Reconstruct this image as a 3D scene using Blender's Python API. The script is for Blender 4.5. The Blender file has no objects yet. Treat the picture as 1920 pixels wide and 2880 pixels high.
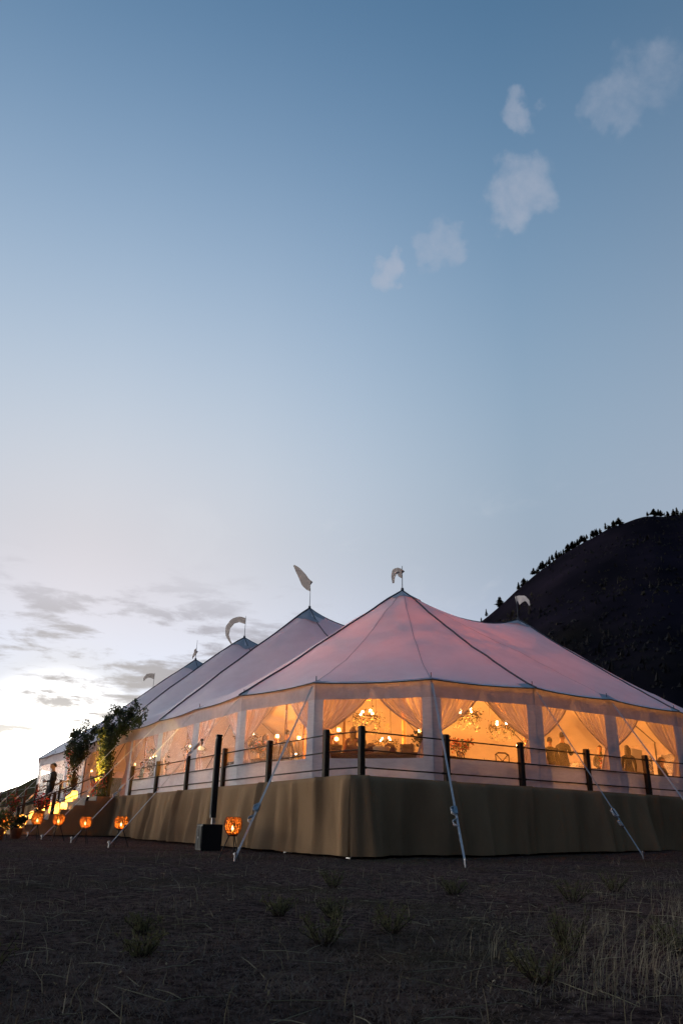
import bpy, bmesh, math, random
import numpy as np
from mathutils import Matrix, Vector, noise as mnoise
from mathutils.geometry import delaunay_2d_cdt

PI = math.pi
random.seed(7)
RNG = np.random.default_rng(11)
SC = bpy.context.scene
COL = SC.collection

# ------------------------------------------------------------------ camera
CAM = (-9.2555, -14.6258, 0.4858)
FWD = (0.5187, 0.8550)
cam = bpy.data.objects.new('camera', bpy.data.cameras.new('camera'))
COL.objects.link(cam)
cam.data.sensor_fit = 'VERTICAL'
cam.data.sensor_height = 36
cam.data.lens = 2133 / 2880 * 36
cam.data.clip_start = 0.05
cam.data.clip_end = 9000
cam.matrix_world = (Matrix.Translation(CAM) @ Matrix.Rotation(-0.5453, 4, 'Z')
                    @ Matrix.Rotation(PI / 2 + 0.4023, 4, 'X') @ Matrix.Rotation(0.0229, 4, 'Z'))
SC.camera = cam

# ------------------------------------------------------------------ exposure
SC.view_settings.view_transform = 'Standard'
SC.view_settings.look = 'None'
SC.view_settings.exposure = 2.0
SC.view_settings.gamma = 1.0
SC.cycles.max_bounces = 10
SC.cycles.transparent_max_bounces = 24
SC.cycles.transmission_bounces = 8
SC.cycles.sample_clamp_indirect = 4.0
SC.cycles.caustics_reflective = False
SC.cycles.caustics_refractive = False

# ------------------------------------------------------------------ world
SUN_AZ, SUN_EL = math.radians(11.57), math.radians(3.3)
SUN_DIR = Vector((math.sin(SUN_AZ) * math.cos(SUN_EL), math.cos(SUN_AZ) * math.cos(SUN_EL), math.sin(SUN_EL)))


class NT:
    """tiny node-tree helper"""
    def __init__(self, tree):
        self.t = tree

    def n(self, kind, **kw):
        node = self.t.nodes.new(kind)
        for k, v in kw.items():
            if k.startswith('i_'):
                key = k[2:]
                key = int(key) if key.isdigit() else key.replace('_', ' ')
                self.put(node.inputs[key], v)
            else:
                setattr(node, k, v)
        return node

    def put(self, sock, v):
        if hasattr(v, 'is_output') or isinstance(v, bpy.types.NodeSocket):
            self.t.links.new(v, sock)
        elif isinstance(v, bpy.types.Node):
            self.t.links.new(v.outputs[0], sock)
        else:
            sock.default_value = v

    def math(self, op, a, b=0.0, c=0.0, clamp=False):
        m = self.n('ShaderNodeMath', operation=op, use_clamp=clamp)
        for i, v in enumerate((a, b, c)):
            self.put(m.inputs[i], v)
        return m.outputs[0]

    def vmath(self, op, a, b=(0, 0, 0), out=0):
        m = self.n('ShaderNodeVectorMath', operation=op)
        self.put(m.inputs[0], a)
        self.put(m.inputs[1], b)
        return m.outputs[out]

    def rng(self, v, a, b, c=0.0, d=1.0, kind='SMOOTHSTEP'):
        m = self.n('ShaderNodeMapRange', interpolation_type=kind)
        for i, x in enumerate((v, a, b, c, d)):
            self.put(m.inputs[i], x)
        return m.outputs[0]

    def mix(self, f, a, b, blend='MIX'):
        m = self.n('ShaderNodeMix', data_type='RGBA', blend_type=blend)
        self.put(m.inputs[0], f)
        self.put(m.inputs[6], a)
        self.put(m.inputs[7], b)
        return m.outputs[2]

    def noise(self, vec, scale, detail=4.0, rough=0.55, dist=0.0, out=0):
        m = self.n('ShaderNodeTexNoise')
        if vec is not None:
            self.put(m.inputs['Vector'], vec)
        m.inputs['Scale'].default_value = scale
        m.inputs['Detail'].default_value = detail
        m.inputs['Roughness'].default_value = rough
        m.inputs['Distortion'].default_value = dist
        return m.outputs[out]

    def ramp(self, f, stops):
        m = self.n('ShaderNodeValToRGB')
        el = m.color_ramp.elements
        while len(el) < len(stops):
            el.new(0.5)
        for e, (p, c) in zip(el, stops):
            e.position = p
            e.color = (*c, 1)
        self.put(m.inputs[0], f)
        return m.outputs[0]


def build_world():
    w = bpy.data.worlds.new('World')
    SC.world = w
    w.use_nodes = True
    w.node_tree.nodes.clear()
    k = NT(w.node_tree)
    out = k.n('ShaderNodeOutputWorld')
    bg = k.n('ShaderNodeBackground')
    bg.inputs[1].default_value = 0.15
    k.t.links.new(bg.outputs[0], out.inputs[0])
    sky = k.n('ShaderNodeTexSky', sky_type='NISHITA', sun_disc=False)
    sky.sun_elevation = SUN_EL
    sky.sun_rotation = SUN_AZ
    sky.air_density = 2.0
    sky.dust_density = 1.0
    sky.ozone_density = 4.0
    D = k.vmath('NORMALIZE', k.n('ShaderNodeTexCoord').outputs['Generated'])
    sep = k.n('ShaderNodeSeparateXYZ')
    k.put(sep.inputs[0], D)
    z = sep.outputs[2]
    sd = k.vmath('DOT_PRODUCT', D, tuple(SUN_DIR), out=1)
    g = k.n('ShaderNodeGamma')
    k.put(g.inputs[0], sky)
    g.inputs[1].default_value = 1.45
    base = k.mix(1.0, g.outputs[0], (1.48, 1.22, 0.94, 1), 'MULTIPLY')
    # thin dusk haze lying on the horizon, whitest towards the sun
    flat = k.n('ShaderNodeCombineXYZ')
    k.put(flat.inputs[0], sep.outputs[0])
    k.put(flat.inputs[1], sep.outputs[1])
    hd = k.vmath('DOT_PRODUCT', k.vmath('NORMALIZE', flat.outputs[0]), (math.sin(SUN_AZ), math.cos(SUN_AZ), 0), out=1)
    ang = k.math('DIVIDE', k.math('ARCCOSINE', k.math('MINIMUM', hd, 0.99999)), PI)
    hz = k.ramp(ang, [(0.0, (.88, .905, .94)), (0.067, (.84, .87, .92)), (0.111, (.74, .79, .87)), (0.194, (.50, .58, .69)),
                      (0.333, (.58, .63, .74)), (0.5, (.55, .59, .68)), (0.62, (.21, .185, .25)), (1.0, (.080, .055, .085))])
    gain = k.math('MULTIPLY', k.rng(sd, 0.991, 1.0, 1.0, 3.2), k.rng(z, 0.36, 0.10, 1.16, 1.75))
    hz = k.mix(1.0, hz, gain, 'MULTIPLY')
    hz = k.mix(1.0, hz, (.985, 1.0, 1.08, 1), 'MULTIPLY')
    hz = k.mix(k.rng(sd, 0.985, 1.0), hz, (1.0, .93, .80, 1), 'MULTIPLY')
    m = k.rng(z, 0.95, 0.17, 0.0, 1.0)
    col = k.mix(m, base, hz)
    # western horizon glow band, added and boosted to light the left burlap side
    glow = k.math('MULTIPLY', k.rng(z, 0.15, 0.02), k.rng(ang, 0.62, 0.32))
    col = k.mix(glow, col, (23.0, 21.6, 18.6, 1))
    # low streaky cloud bank
    px = k.math('DIVIDE', sep.outputs[0], k.math('MAXIMUM', z, 0.03))
    py = k.math('DIVIDE', sep.outputs[1], k.math('MAXIMUM', z, 0.03))
    cv = k.n('ShaderNodeCombineXYZ')
    k.put(cv.inputs[0], px)
    k.put(cv.inputs[1], py)
    n1 = k.noise(cv.outputs[0], 0.62, 7, 0.62, 0.4)
    n2 = k.noise(k.vmath('ADD', k.vmath('MULTIPLY', D, (9, 9, 34)), CLOUD_OFF), 1.0, 6, 0.62, 0.25)
    nn = k.math('ADD', k.math('MULTIPLY', n1, 0.42), k.math('MULTIPLY', n2, 0.58))
    dens = k.math('MULTIPLY', k.rng(nn, 0.475, 0.565), k.rng(ang, 0.15, 0.075, 0.12, 1.0))
    band = k.math('MULTIPLY', k.rng(z, 0.03, 0.07), k.rng(z, 0.33, 0.20))
    dens = k.math('MULTIPLY', dens, band)
    dens = k.math('MULTIPLY', dens, 0.92)
    ccol = k.ramp(k.rng(sd, 0.6, 1.0, kind='LINEAR'),
                  [(0, (.34, .40, .52)), (0.7, (.60, .60, .70)), (0.93, (.66, .63, .69)), (1, (.86, .80, .74))])
    col = k.mix(dens, col, ccol)
    # faint veil higher up
    n3 = k.noise(k.vmath('MULTIPLY', D, (6, 6, 13)), 1.0, 6, 0.62, 0.5)
    veil = k.math('MULTIPLY', k.rng(n3, 0.55, 0.75), k.rng(z, 0.24, 0.5, 0.30, 0.0))
    col = k.mix(veil, col, (1.22, 1.25, 1.32, 1))
    # small torn cumulus
    warp = k.n('ShaderNodeTexNoise')
    k.put(warp.inputs['Vector'], D)
    warp.inputs['Scale'].default_value = 27
    warp.inputs['Detail'].default_value = 5
    wv = k.vmath('SUBTRACT', warp.outputs['Color'], (0.5, 0.5, 0.5))
    wsc = k.n('ShaderNodeVectorMath', operation='SCALE')
    k.put(wsc.inputs[0], wv)
    wsc.inputs[3].default_value = 0.07
    DW = k.vmath('NORMALIZE', k.vmath('ADD', D, wsc.outputs[0]))
    puff = None
    for (dx, dy, dz), rad, amp in PUFFS:
        d = k.vmath('DOT_PRODUCT', DW, tuple(Vector((dx, dy, dz)).normalized()), out=1)
        f = k.rng(d, math.cos(rad), 1.0 - 0.03 * (1 - math.cos(rad)), 0.0, amp * .8)
        puff = f if puff is None else k.math('MAXIMUM', puff, f)
    n4 = k.math('ADD', k.math('MULTIPLY', k.noise(D, 15, 7, 0.62, .3), .75), k.math('MULTIPLY', k.noise(D, 55, 6, 0.65), .25))
    puff = k.math('MULTIPLY', k.rng(k.math('SUBTRACT', k.math('MULTIPLY', puff, 1.5), k.math('MULTIPLY', n4, 1.15)), -0.42, 0.95), k.rng(puff, 0.0, 0.34))
    puff = k.math('MULTIPLY', puff, 0.95)
    col = k.mix(puff, col, (0.80, 0.83, 0.97, 1))
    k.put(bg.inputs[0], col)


PUFFS = [((.5675, .3195, .7588), .054, .44), ((.5560, .3500, .7530), .046, .46), ((.5491, .3729, .7479), .030, .42),
         ((.4885, .429, .7598), .026, .55), ((.5247, .4748, .7066), .056, .66), ((.513, .490, .704), .044, .62),
         ((.4858, .5615, .6699), .040, .55), ((.470, .575, .6700), .030, .5), ((.4373, .6222, .6493), .026, .6),
         ((.5420, .4400, .7160), .020, .3)]
CLOUD_OFF = (4.1, 0.3, 2.2)
build_world()

sun = bpy.data.objects.new('sun', bpy.data.lights.new('sun', 'SUN'))
COL.objects.link(sun)
sun.data.energy = 0.6
sun.data.angle = math.radians(0.6)
sun.data.color = (1.0, 0.72, 0.42)
sun.rotation_euler = (-SUN_DIR).to_track_quat('-Z', 'Y').to_euler()

# ------------------------------------------------------------------ helpers
H = 1.681          # deck height


def sp(x, s=1.0):
    return s * math.log1p(math.exp(max(-40, min(40, x / s))))


def ground_z(x, y):
    w = FWD[0] * x + FWD[1] * y
    r = math.hypot(x + 9, y + 14)
    z = 0.026 * min(sp(x - .5, 1.5), 30) + 0.0125 * min(sp(y - .5, 1.5), 26) - 0.02 * min(sp(-(w + 1)), 30)
    if r < 90:
        z += 0.035 * mnoise.noise((x * .35, y * .35, 0)) * min(1, max(0, (abs(w + 6) - 3) / 6) + .35)
    return z


class MB:
    """mesh builder: collects faces, links them as ONE mesh object"""
    def __init__(self):
        self.v, self.f, self.m = [], [], []

    def add(self, verts, faces, mi=0):
        o = len(self.v)
        self.v.extend(tuple(p) for p in verts)
        self.f.extend(tuple(i + o for i in f) for f in faces)
        self.m.extend([mi] * len(faces))
        return self

    def box(self, c, s, rz=0.0, mi=0, taper=1.0, M=None):
        hx, hy, hz = s[0] / 2, s[1] / 2, s[2] / 2
        vs = [(-hx, -hy, -hz), (hx, -hy, -hz), (hx, hy, -hz), (-hx, hy, -hz)]
        vs += [(x * taper, y * taper, hz) for x, y, _ in vs]
        R = M if M is not None else Matrix.Rotation(rz, 3, 'Z')
        vs = [tuple(R @ Vector(p) + Vector(c)) for p in vs]
        return self.add(vs, [(3, 2, 1, 0), (4, 5, 6, 7), (0, 1, 5, 4), (1, 2, 6, 5), (2, 3, 7, 6), (3, 0, 4, 7)], mi)

    def cbox(self, c, s, ch=0.01, rz=0.0, mi=0):
        """box with chamfered vertical edges and top"""
        hx, hy, hz = s[0] / 2, s[1] / 2, s[2] / 2
        def ring(ix, iy, z):
            e = ch
            return [(-ix + e, -iy, z), (ix - e, -iy, z), (ix, -iy + e, z), (ix, iy - e, z),
                    (ix - e, iy, z), (-ix + e, iy, z), (-ix, iy - e, z), (-ix, -iy + e, z)]
        vs = ring(hx, hy, -hz) + ring(hx, hy, hz - ch) + ring(hx - ch, hy - ch, hz)
        R = Matrix.Rotation(rz, 3, 'Z')
        vs = [tuple(R @ Vector(p) + Vector(c)) for p in vs]
        fs = [tuple(range(7, -1, -1)), tuple(range(16, 24))]
        for a in (0, 8):
            fs += [(a + i, a + (i + 1) % 8, a + 8 + (i + 1) % 8, a + 8 + i) for i in range(8)]
        return self.add(vs, fs, mi)

    def tube(self, pts, rad, n=8, mi=0, cap=True):
        pts = [Vector(p) for p in pts]
        rads = rad if hasattr(rad, '__len__') else [rad] * len(pts)
        vs, fs = [], []
        up = Vector((0, 0, 1))
        t0 = (pts[1] - pts[0]).normalized()
        if abs(t0.z) > .95:
            up = Vector((1, 0, 0))
        a = t0.cross(up).normalized()
        for i, p in enumerate(pts):
            t = (pts[min(i + 1, len(pts) - 1)] - pts[max(i - 1, 0)]).normalized()
            a = (a - t * a.dot(t))
            a = a.normalized() if a.length > 1e-6 else t.orthogonal().normalized()
            b = t.cross(a)
            for j in range(n):
                q = 2 * PI * j / n
                vs.append(p + (a * math.cos(q) + b * math.sin(q)) * rads[i])
        for i in range(len(pts) - 1):
            for j in range(n):
                k = (j + 1) % n
                fs.append((i * n + j, i * n + k, (i + 1) * n + k, (i + 1) * n + j))
        if cap:
            fs.append(tuple(range(n - 1, -1, -1)))
            fs.append(tuple((len(pts) - 1) * n + j for j in range(n)))
        return self.add(vs, fs, mi)

    def strip(self, pts, width, thick, side, mi=0):
        """flat webbing along pts; side = width direction"""
        side = Vector(side).normalized() * width / 2
        vs, fs = [], []
        pts = [Vector(p) for p in pts]
        for i, p in enumerate(pts):
            t = (pts[min(i + 1, len(pts) - 1)] - pts[max(i - 1, 0)]).normalized()
            nrm = t.cross(side).normalized() * thick / 2
            vs += [p - side - nrm, p + side - nrm, p + side + nrm, p - side + nrm]
        for i in range(len(pts) - 1):
            for j in range(4):
                k = (j + 1) % 4
                fs.append((i * 4 + j, i * 4 + k, i * 4 + 4 + k, i * 4 + 4 + j))
        e = (len(pts) - 1) * 4
        fs += [(3, 2, 1, 0), (e, e + 1, e + 2, e + 3)]
        return self.add(vs, fs, mi)

    def lathe(self, prof, c=(0, 0, 0), n=20, mi=0, closed=True):
        vs, fs = [], []
        for r, z in prof:
            for j in range(n):
                q = 2 * PI * j / n
                vs.append((c[0] + r * math.cos(q), c[1] + r * math.sin(q), c[2] + z))
        for i in range(len(prof) - 1):
            for j in range(n):
                k = (j + 1) % n
                fs.append((i * n + j, i * n + k, (i + 1) * n + k, (i + 1) * n + j))
        if closed:
            fs.append(tuple(range(n - 1, -1, -1)))
            fs.append(tuple((len(prof) - 1) * n + j for j in range(n)))
        return self.add(vs, fs, mi)

    def grid(self, rows, mi=0, keep=None):
        nr, nc = len(rows), len(rows[0])
        vs = [p for r in rows for p in r]
        fs = []
        for i in range(nr - 1):
            for j in range(nc - 1):
                if keep is None or keep(i, j):
                    fs.append((i * nc + j, i * nc + j + 1, (i + 1) * nc + j + 1, (i + 1) * nc + j))
        return self.add(vs, fs, mi)

    def ball(self, c, r, mi=0, n=10, m=7):
        sx, sy, sz = r if hasattr(r, '__len__') else (r, r, r)
        vs, fs = [(c[0], c[1], c[2] - sz)], []
        for i in range(1, m):
            a = -PI / 2 + PI * i / m
            for j in range(n):
                q = 2 * PI * j / n
                vs.append((c[0] + sx * math.cos(a) * math.cos(q), c[1] + sy * math.cos(a) * math.sin(q), c[2] + sz * math.sin(a)))
        vs.append((c[0], c[1], c[2] + sz))
        top = len(vs) - 1
        for j in range(n):
            k = (j + 1) % n
            fs.append((0, 1 + k, 1 + j))
            fs.append((top, top - n + j, top - n + k))
            for i in range(m - 2):
                a = 1 + i * n
                fs.append((a + j, a + k, a + n + k, a + n + j))
        return self.add(vs, fs, mi)

    def leaves(self, pts, size, mi=0, var=.5, up=.3, aspect=.5):
        for p in pts:
            s = size * random.uniform(1 - var, 1 + var)
            d = Vector((random.gauss(0, 1), random.gauss(0, 1), random.gauss(0, 1) + up)).normalized()
            e = d.orthogonal().normalized()
            e = Matrix.Rotation(random.uniform(0, 2 * PI), 3, d) @ e
            n = d.cross(e)
            p = Vector(p)
            self.add([p, p + d * s * .5 + e * s * aspect * .5 + n * s * .08, p + d * s, p + d * s * .5 - e * s * aspect * .5 + n * s * .08],
                     [(0, 1, 2, 3)], mi)
        return self

    def build(self, name, mats, parent=None, org=(0, 0, 0), smooth=False, clean=False):
        me = bpy.data.meshes.new(name)
        ox, oy, oz = org
        me.from_pydata([(x - ox, y - oy, z - oz) for x, y, z in self.v], [], self.f)
        mats = mats if isinstance(mats, (list, tuple)) else [mats]
        for m in mats:
            me.materials.append(m)
        if len(mats) > 1:
            me.polygons.foreach_set('material_index', self.m)
        if clean:
            bm = bmesh.new()
            bm.from_mesh(me)
            bmesh.ops.delete(bm, geom=[v for v in bm.verts if not v.link_faces], context='VERTS')
            bm.to_mesh(me)
            bm.free()
        if smooth:
            me.polygons.foreach_set('use_smooth', [True] * len(me.polygons))
        me.update()
        o = bpy.data.objects.new(name, me)
        COL.objects.link(o)
        if parent is not None:
            o.parent = parent
        else:
            o.location = org
        return o


def tag(o, label, cat, group=None):
    o['label'] = label
    o['category'] = cat
    if group:
        o['group'] = group
    return o


def struct(o, kind='structure'):
    o['kind'] = kind
    return o


def thing(name, label, cat, loc=(0, 0, 0), rz=0.0, group=None, scale=1.0):
    o = bpy.data.objects.new(name, None)
    o.empty_display_size = .2
    COL.objects.link(o)
    o.location = loc
    o.rotation_euler = (0, 0, rz)
    o.scale = (scale,) * 3
    return tag(o, label, cat, group)


def copy_tree(o, parent=None):
    c = o.copy()
    COL.objects.link(c)
    c.parent = parent
    for ch in o.children:
        copy_tree(ch, c)
    return c


# ------------------------------------------------------------------ materials
MATS = {}


def mat(name, c1, c2=None, scale=6.0, rough=.75, bump=0.0, bscale=None, metal=0.0, transl=0.0, transp=0.0,
        emit=None, estr=0.0, stretch=(1, 1, 1), detail=5.0, spec=.3, c3=None, tcol=None):
    m = bpy.data.materials.new(name)
    m.use_nodes = True
    m.node_tree.nodes.clear()
    k = NT(m.node_tree)
    out = k.n('ShaderNodeOutputMaterial')
    vec = k.n('ShaderNodeTexCoord').outputs['Object']
    if stretch != (1, 1, 1):
        vec = k.vmath('MULTIPLY', vec, stretch)
    if c2 is None:
        c2 = tuple(x * .8 for x in c1)
    nz = k.noise(vec, scale, detail, .6)
    col = k.mix(k.rng(nz, .32, .68, kind='LINEAR'), (*c1, 1), (*c2, 1))
    if c3 is not None:
        nz3 = k.noise(vec, scale * .23, 3, .6)
        col = k.mix(k.rng(nz3, .5, .7), col, (*c3, 1))
    nrm = None
    if bump:
        b = k.n('ShaderNodeBump')
        b.inputs['Strength'].default_value = bump
        b.inputs['Distance'].default_value = .02
        k.put(b.inputs['Height'], k.noise(vec, bscale or scale * 4, 5, .6))
        nrm = b.outputs[0]
    p = k.n('ShaderNodeBsdfPrincipled')
    k.put(p.inputs['Base Color'], col)
    p.inputs['Roughness'].default_value = rough
    p.inputs['Metallic'].default_value = metal
    p.inputs['Specular IOR Level'].default_value = spec
    if nrm is not None:
        k.put(p.inputs['Normal'], nrm)
    if emit is not None:
        p.inputs['Emission Color'].default_value = (*emit, 1)
        p.inputs['Emission Strength'].default_value = estr
    sh = p.outputs[0]
    if transl:
        t = k.n('ShaderNodeBsdfTranslucent')
        k.put(t.inputs[0], (*tcol, 1) if tcol else col)
        if nrm is not None:
            k.put(t.inputs['Normal'], nrm)
        mx = k.n('ShaderNodeMixShader')
        mx.inputs[0].default_value = transl
        k.put(mx.inputs[1], sh)
        k.put(mx.inputs[2], t.outputs[0])
        sh = mx.outputs[0]
    if transp:
        t = k.n('ShaderNodeBsdfTransparent')
        mx = k.n('ShaderNodeMixShader')
        mx.inputs[0].default_value = transp
        k.put(mx.inputs[1], sh)
        k.put(mx.inputs[2], t.outputs[0])
        sh = mx.outputs[0]
    k.put(out.inputs[0], sh)
    MATS[name] = m
    return m


def vinyl_mat():
    m = bpy.data.materials.new('clear_vinyl')
    m.use_nodes = True
    m.node_tree.nodes.clear()
    k = NT(m.node_tree)
    out = k.n('ShaderNodeOutputMaterial')
    tc = k.n('ShaderNodeTexCoord')
    vec = k.vmath('MULTIPLY', tc.outputs['UV'], (2.0, 12.0, 1))
    n1 = k.noise(vec, 1.0, 2, .5, 1.1)
    vec2 = k.vmath('MULTIPLY', tc.outputs['UV'], (3, 4, 1))
    n2 = k.noise(vec2, 1.0, 3, .5, .6)
    hgt = k.math('ADD', k.math('MULTIPLY', n1, .55), k.math('MULTIPLY', n2, 1.2))
    b = k.n('ShaderNodeBump')
    b.inputs['Strength'].default_value = 1.0
    b.inputs['Distance'].default_value = .045
    k.put(b.inputs['Height'], hgt)
    tr = k.n('ShaderNodeBsdfTransparent')
    tr.inputs[0].default_value = (.90, .88, .86, 1)
    gl = k.n('ShaderNodeBsdfGlossy')
    gl.inputs['Roughness'].default_value = .26
    gl.inputs['Color'].default_value = (.9, .9, .95, 1)
    k.put(gl.inputs['Normal'], b.outputs[0])
    df = k.n('ShaderNodeBsdfTranslucent')
    df.inputs[0].default_value = (.8, .78, .75, 1)
    fr = k.n('ShaderNodeFresnel')
    fr.inputs[0].default_value = 1.55
    k.put(fr.inputs['Normal'], b.outputs[0])
    mx = k.n('ShaderNodeMixShader')
    k.put(mx.inputs[0], k.math('MULTIPLY_ADD', fr.outputs[0], .30, .02, clamp=True))
    k.put(mx.inputs[1], tr.outputs[0])
    k.put(mx.inputs[2], gl.outputs[0])
    m2 = k.n('ShaderNodeMixShader')
    m2.inputs[0].default_value = .06
    k.put(m2.inputs[1], mx.outputs[0])
    k.put(m2.inputs[2], df.outputs[0])
    k.put(out.inputs[0], m2.outputs[0])
    return m


def ground_mat():
    m = bpy.data.materials.new('dry_meadow')
    m.use_nodes = True
    k = NT(m.node_tree)
    p = m.node_tree.nodes['Principled BSDF']
    geo = k.n('ShaderNodeNewGeometry').outputs['Position']
    a = k.noise(geo, 11, 9, .78)
    b = k.noise(geo, .55, 4, .6)
    c = k.noise(geo, 42, 4, .7)
    col = k.mix(k.rng(a, .38, .66), (.038, .023, .022, 1), (.23, .150, .125, 1))
    col = k.mix(k.math('MULTIPLY', k.rng(b, .45, .7), .6), col, (.085, .066, .040, 1))
    col = k.mix(k.math('MULTIPLY', k.rng(c, .60, .72), .8), col, (.56, .43, .42, 1))
    k.put(p.inputs['Base Color'], col)
    p.inputs['Roughness'].default_value = 1.0
    p.inputs['Specular IOR Level'].default_value = 0.0
    bm = k.n('ShaderNodeBump')
    bm.inputs['Strength'].default_value = 1.0
    bm.inputs['Distance'].default_value = .06
    k.put(bm.inputs['Height'], k.math('ADD', a, k.math('MULTIPLY', c, .4)))
    k.put(p.inputs['Normal'], bm.outputs[0])
    return m


def burlap_mat():
    m = bpy.data.materials.new('burlap')
    m.use_nodes = True
    k = NT(m.node_tree)
    p = m.node_tree.nodes['Principled BSDF']
    pos = k.n('ShaderNodeNewGeometry').outputs['Position']
    fine = k.noise(pos, 95, 2, .6)
    thr = k.noise(k.vmath('MULTIPLY', pos, (60, 60, 5)), 1, 3, .6)
    big = k.noise(k.vmath('MULTIPLY', pos, (1.2, 1.2, .5)), 1, 4, .6)
    col = k.mix(fine, (.24, .142, .078, 1), (.53, .330, .175, 1))
    col = k.mix(k.math('MULTIPLY', thr, .5), col, (.26, .17, .10, 1))
    col = k.mix(k.rng(big, .4, .75, 0, .45), col, (.15, .096, .058, 1))
    k.put(p.inputs['Base Color'], col)
    p.inputs['Roughness'].default_value = .95
    p.inputs['Specular IOR Level'].default_value = .1
    bm = k.n('ShaderNodeBump')
    bm.inputs['Strength'].default_value = .5
    bm.inputs['Distance'].default_value = .01
    k.put(bm.inputs['Height'], k.math('ADD', fine, thr))
    k.put(p.inputs['Normal'], bm.outputs[0])
    return m


M_ROOF = mat('sailcloth', (.90, .90, .91), (.82, .82, .83), 1.6, .8, .35, 2.2, transl=.060, tcol=(.90, .38, .40), spec=.15)
M_CAP = mat('reinforced_sailcloth', (.50, .54, .58), (.42, .46, .51), 4, .8, .1, 60, transl=.02)
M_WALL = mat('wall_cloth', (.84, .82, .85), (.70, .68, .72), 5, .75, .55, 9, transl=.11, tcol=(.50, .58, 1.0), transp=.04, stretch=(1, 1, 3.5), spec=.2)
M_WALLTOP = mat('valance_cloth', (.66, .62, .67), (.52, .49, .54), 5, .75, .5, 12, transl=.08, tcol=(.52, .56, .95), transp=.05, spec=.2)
M_SHEER = mat('sheer_curtain', (.58, .54, .60), (.48, .45, .52), 5, .85, .15, 40, transl=.12, transp=.20, spec=.1)
def sheer_mat():
    m = bpy.data.materials.new('streaked_sheer')
    m.use_nodes = True
    m.node_tree.nodes.clear()
    k = NT(m.node_tree)
    out = k.n('ShaderNodeOutputMaterial')
    uv = k.n('ShaderNodeTexCoord').outputs['UV']
    n = k.noise(k.vmath('MULTIPLY', uv, (17, 1.1, 1)), 1.0, 4, .65, .3)
    thin = k.rng(n, .46, .62, .02, .60)
    df = k.n('ShaderNodeBsdfDiffuse')
    df.inputs[0].default_value = (.62, .58, .68, 1)
    tl = k.n('ShaderNodeBsdfTranslucent')
    tl.inputs[0].default_value = (.60, .60, .95, 1)
    a = k.n('ShaderNodeMixShader')
    a.inputs[0].default_value = .20
    k.put(a.inputs[1], df.outputs[0])
    k.put(a.inputs[2], tl.outputs[0])
    tr = k.n('ShaderNodeBsdfTransparent')
    tr.inputs[0].default_value = (.95, .90, .88, 1)
    b = k.n('ShaderNodeMixShader')
    k.put(b.inputs[0], thin)
    k.put(b.inputs[1], a.outputs[0])
    k.put(b.inputs[2], tr.outputs[0])
    k.put(out.inputs[0], b.outputs[0])
    return m


M_STREAK = sheer_mat()
M_VINYL = vinyl_mat()
M_SEAM = mat('seam_webbing', (.12, .13, .15), (.08, .085, .10), 8, .8)
M_WOOD = mat('dark_timber', (.060, .036, .022), (.032, .019, .012), 9, .7, .3, 40, stretch=(1, 1, .15))
M_PIPE = mat('black_rail', (.020, .018, .018), (.012, .011, .011), 12, .5, 0, metal=.3)
M_BURLAP = burlap_mat()
M_DECK = mat('deck_boards', (.16, .11, .07), (.10, .07, .045), 4, .7, .3, 30, stretch=(1, .1, 1))
M_STEP = mat('grey_step_boards', (.26, .24, .22), (.17, .155, .14), 5, .75, .3, 30, stretch=(1, .12, 1))
M_STRAP = mat('white_webbing', (.62, .62, .64), (.50, .50, .52), 20, .7, .2, 90)
M_STEEL = mat('galvanised_steel', (.42, .42, .44), (.30, .30, .32), 12, .4, .1, 50, metal=.9)
M_BLACK = mat('black_box', (.012, .012, .014), (.007, .007, .008), 18, .55, .15, 80)
M_BLACK2 = mat('black_grille', (.022, .021, .024), (.014, .013, .015), 60, .65, .3, 160)
M_FLAG = mat('grey_flag', (.30, .30, .33), (.24, .24, .27), 5, .85, transl=.55)
M_FLAGW = mat('white_flag', (.70, .70, .73), (.62, .62, .65), 5, .85, transl=.4)
M_POLE = mat('centre_pole_wood', (.20, .115, .055), (.13, .07, .035), 4, .55, .15, 30, stretch=(1, 1, .1))
M_RATTAN = mat('rattan', (.20, .09, .03), (.10, .045, .016), 30, .7)
M_LINER = mat('lantern_liner', (.50, .20, .05), (.28, .09, .02), 60, .8, transl=.7, tcol=(.70, .26, .05), transp=.16)
M_PAPER = mat('paper_lantern', (.80, .55, .24), (.70, .44, .16), 12, .8, transl=.75, tcol=(1.0, .68, .28), stretch=(6, 6, .6))
M_FLAME = mat('flame', (1, .7, .3), rough=1, emit=(1.0, .62, .22), estr=26)
M_BULB = mat('bulb', (1, .8, .5), rough=1, emit=(1.0, .66, .28), estr=16)
M_WAX = mat('candle_wax', (.75, .62, .45), (.7, .55, .38), 8, .5, transl=.3)
M_LEAFD = mat('dark_leaf', (.030, .045, .018), (.016, .026, .010), 9, .6, transl=.25)
M_LEAFG = mat('green_leaf', (.085, .10, .026), (.05, .066, .018), 9, .6, transl=.3)
M_LEAFLIT = mat('lit_yellow_leaf', (.20, .19, .045), (.12, .13, .03), 9, .6, transl=.35)  # yellow lamplight on the foliage is put into this leaf colour
M_RED = mat('red_flower', (.52, .06, .03), (.36, .03, .04), 9, .6, transl=.3)
M_ORNG = mat('orange_flower', (.58, .20, .04), (.46, .11, .03), 9, .6, transl=.3)
M_PALE = mat('pale_flower', (.62, .48, .36), (.5, .36, .26), 9, .6, transl=.3)
M_STEM = mat('stem_bark', (.045, .030, .018), (.028, .018, .011), 14, .85, .3, 40)
M_GRASS = mat('dry_grass', (.44, .37, .25), (.24, .20, .12), .8, .85, transl=.2, c3=(.055, .060, .025))
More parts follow.
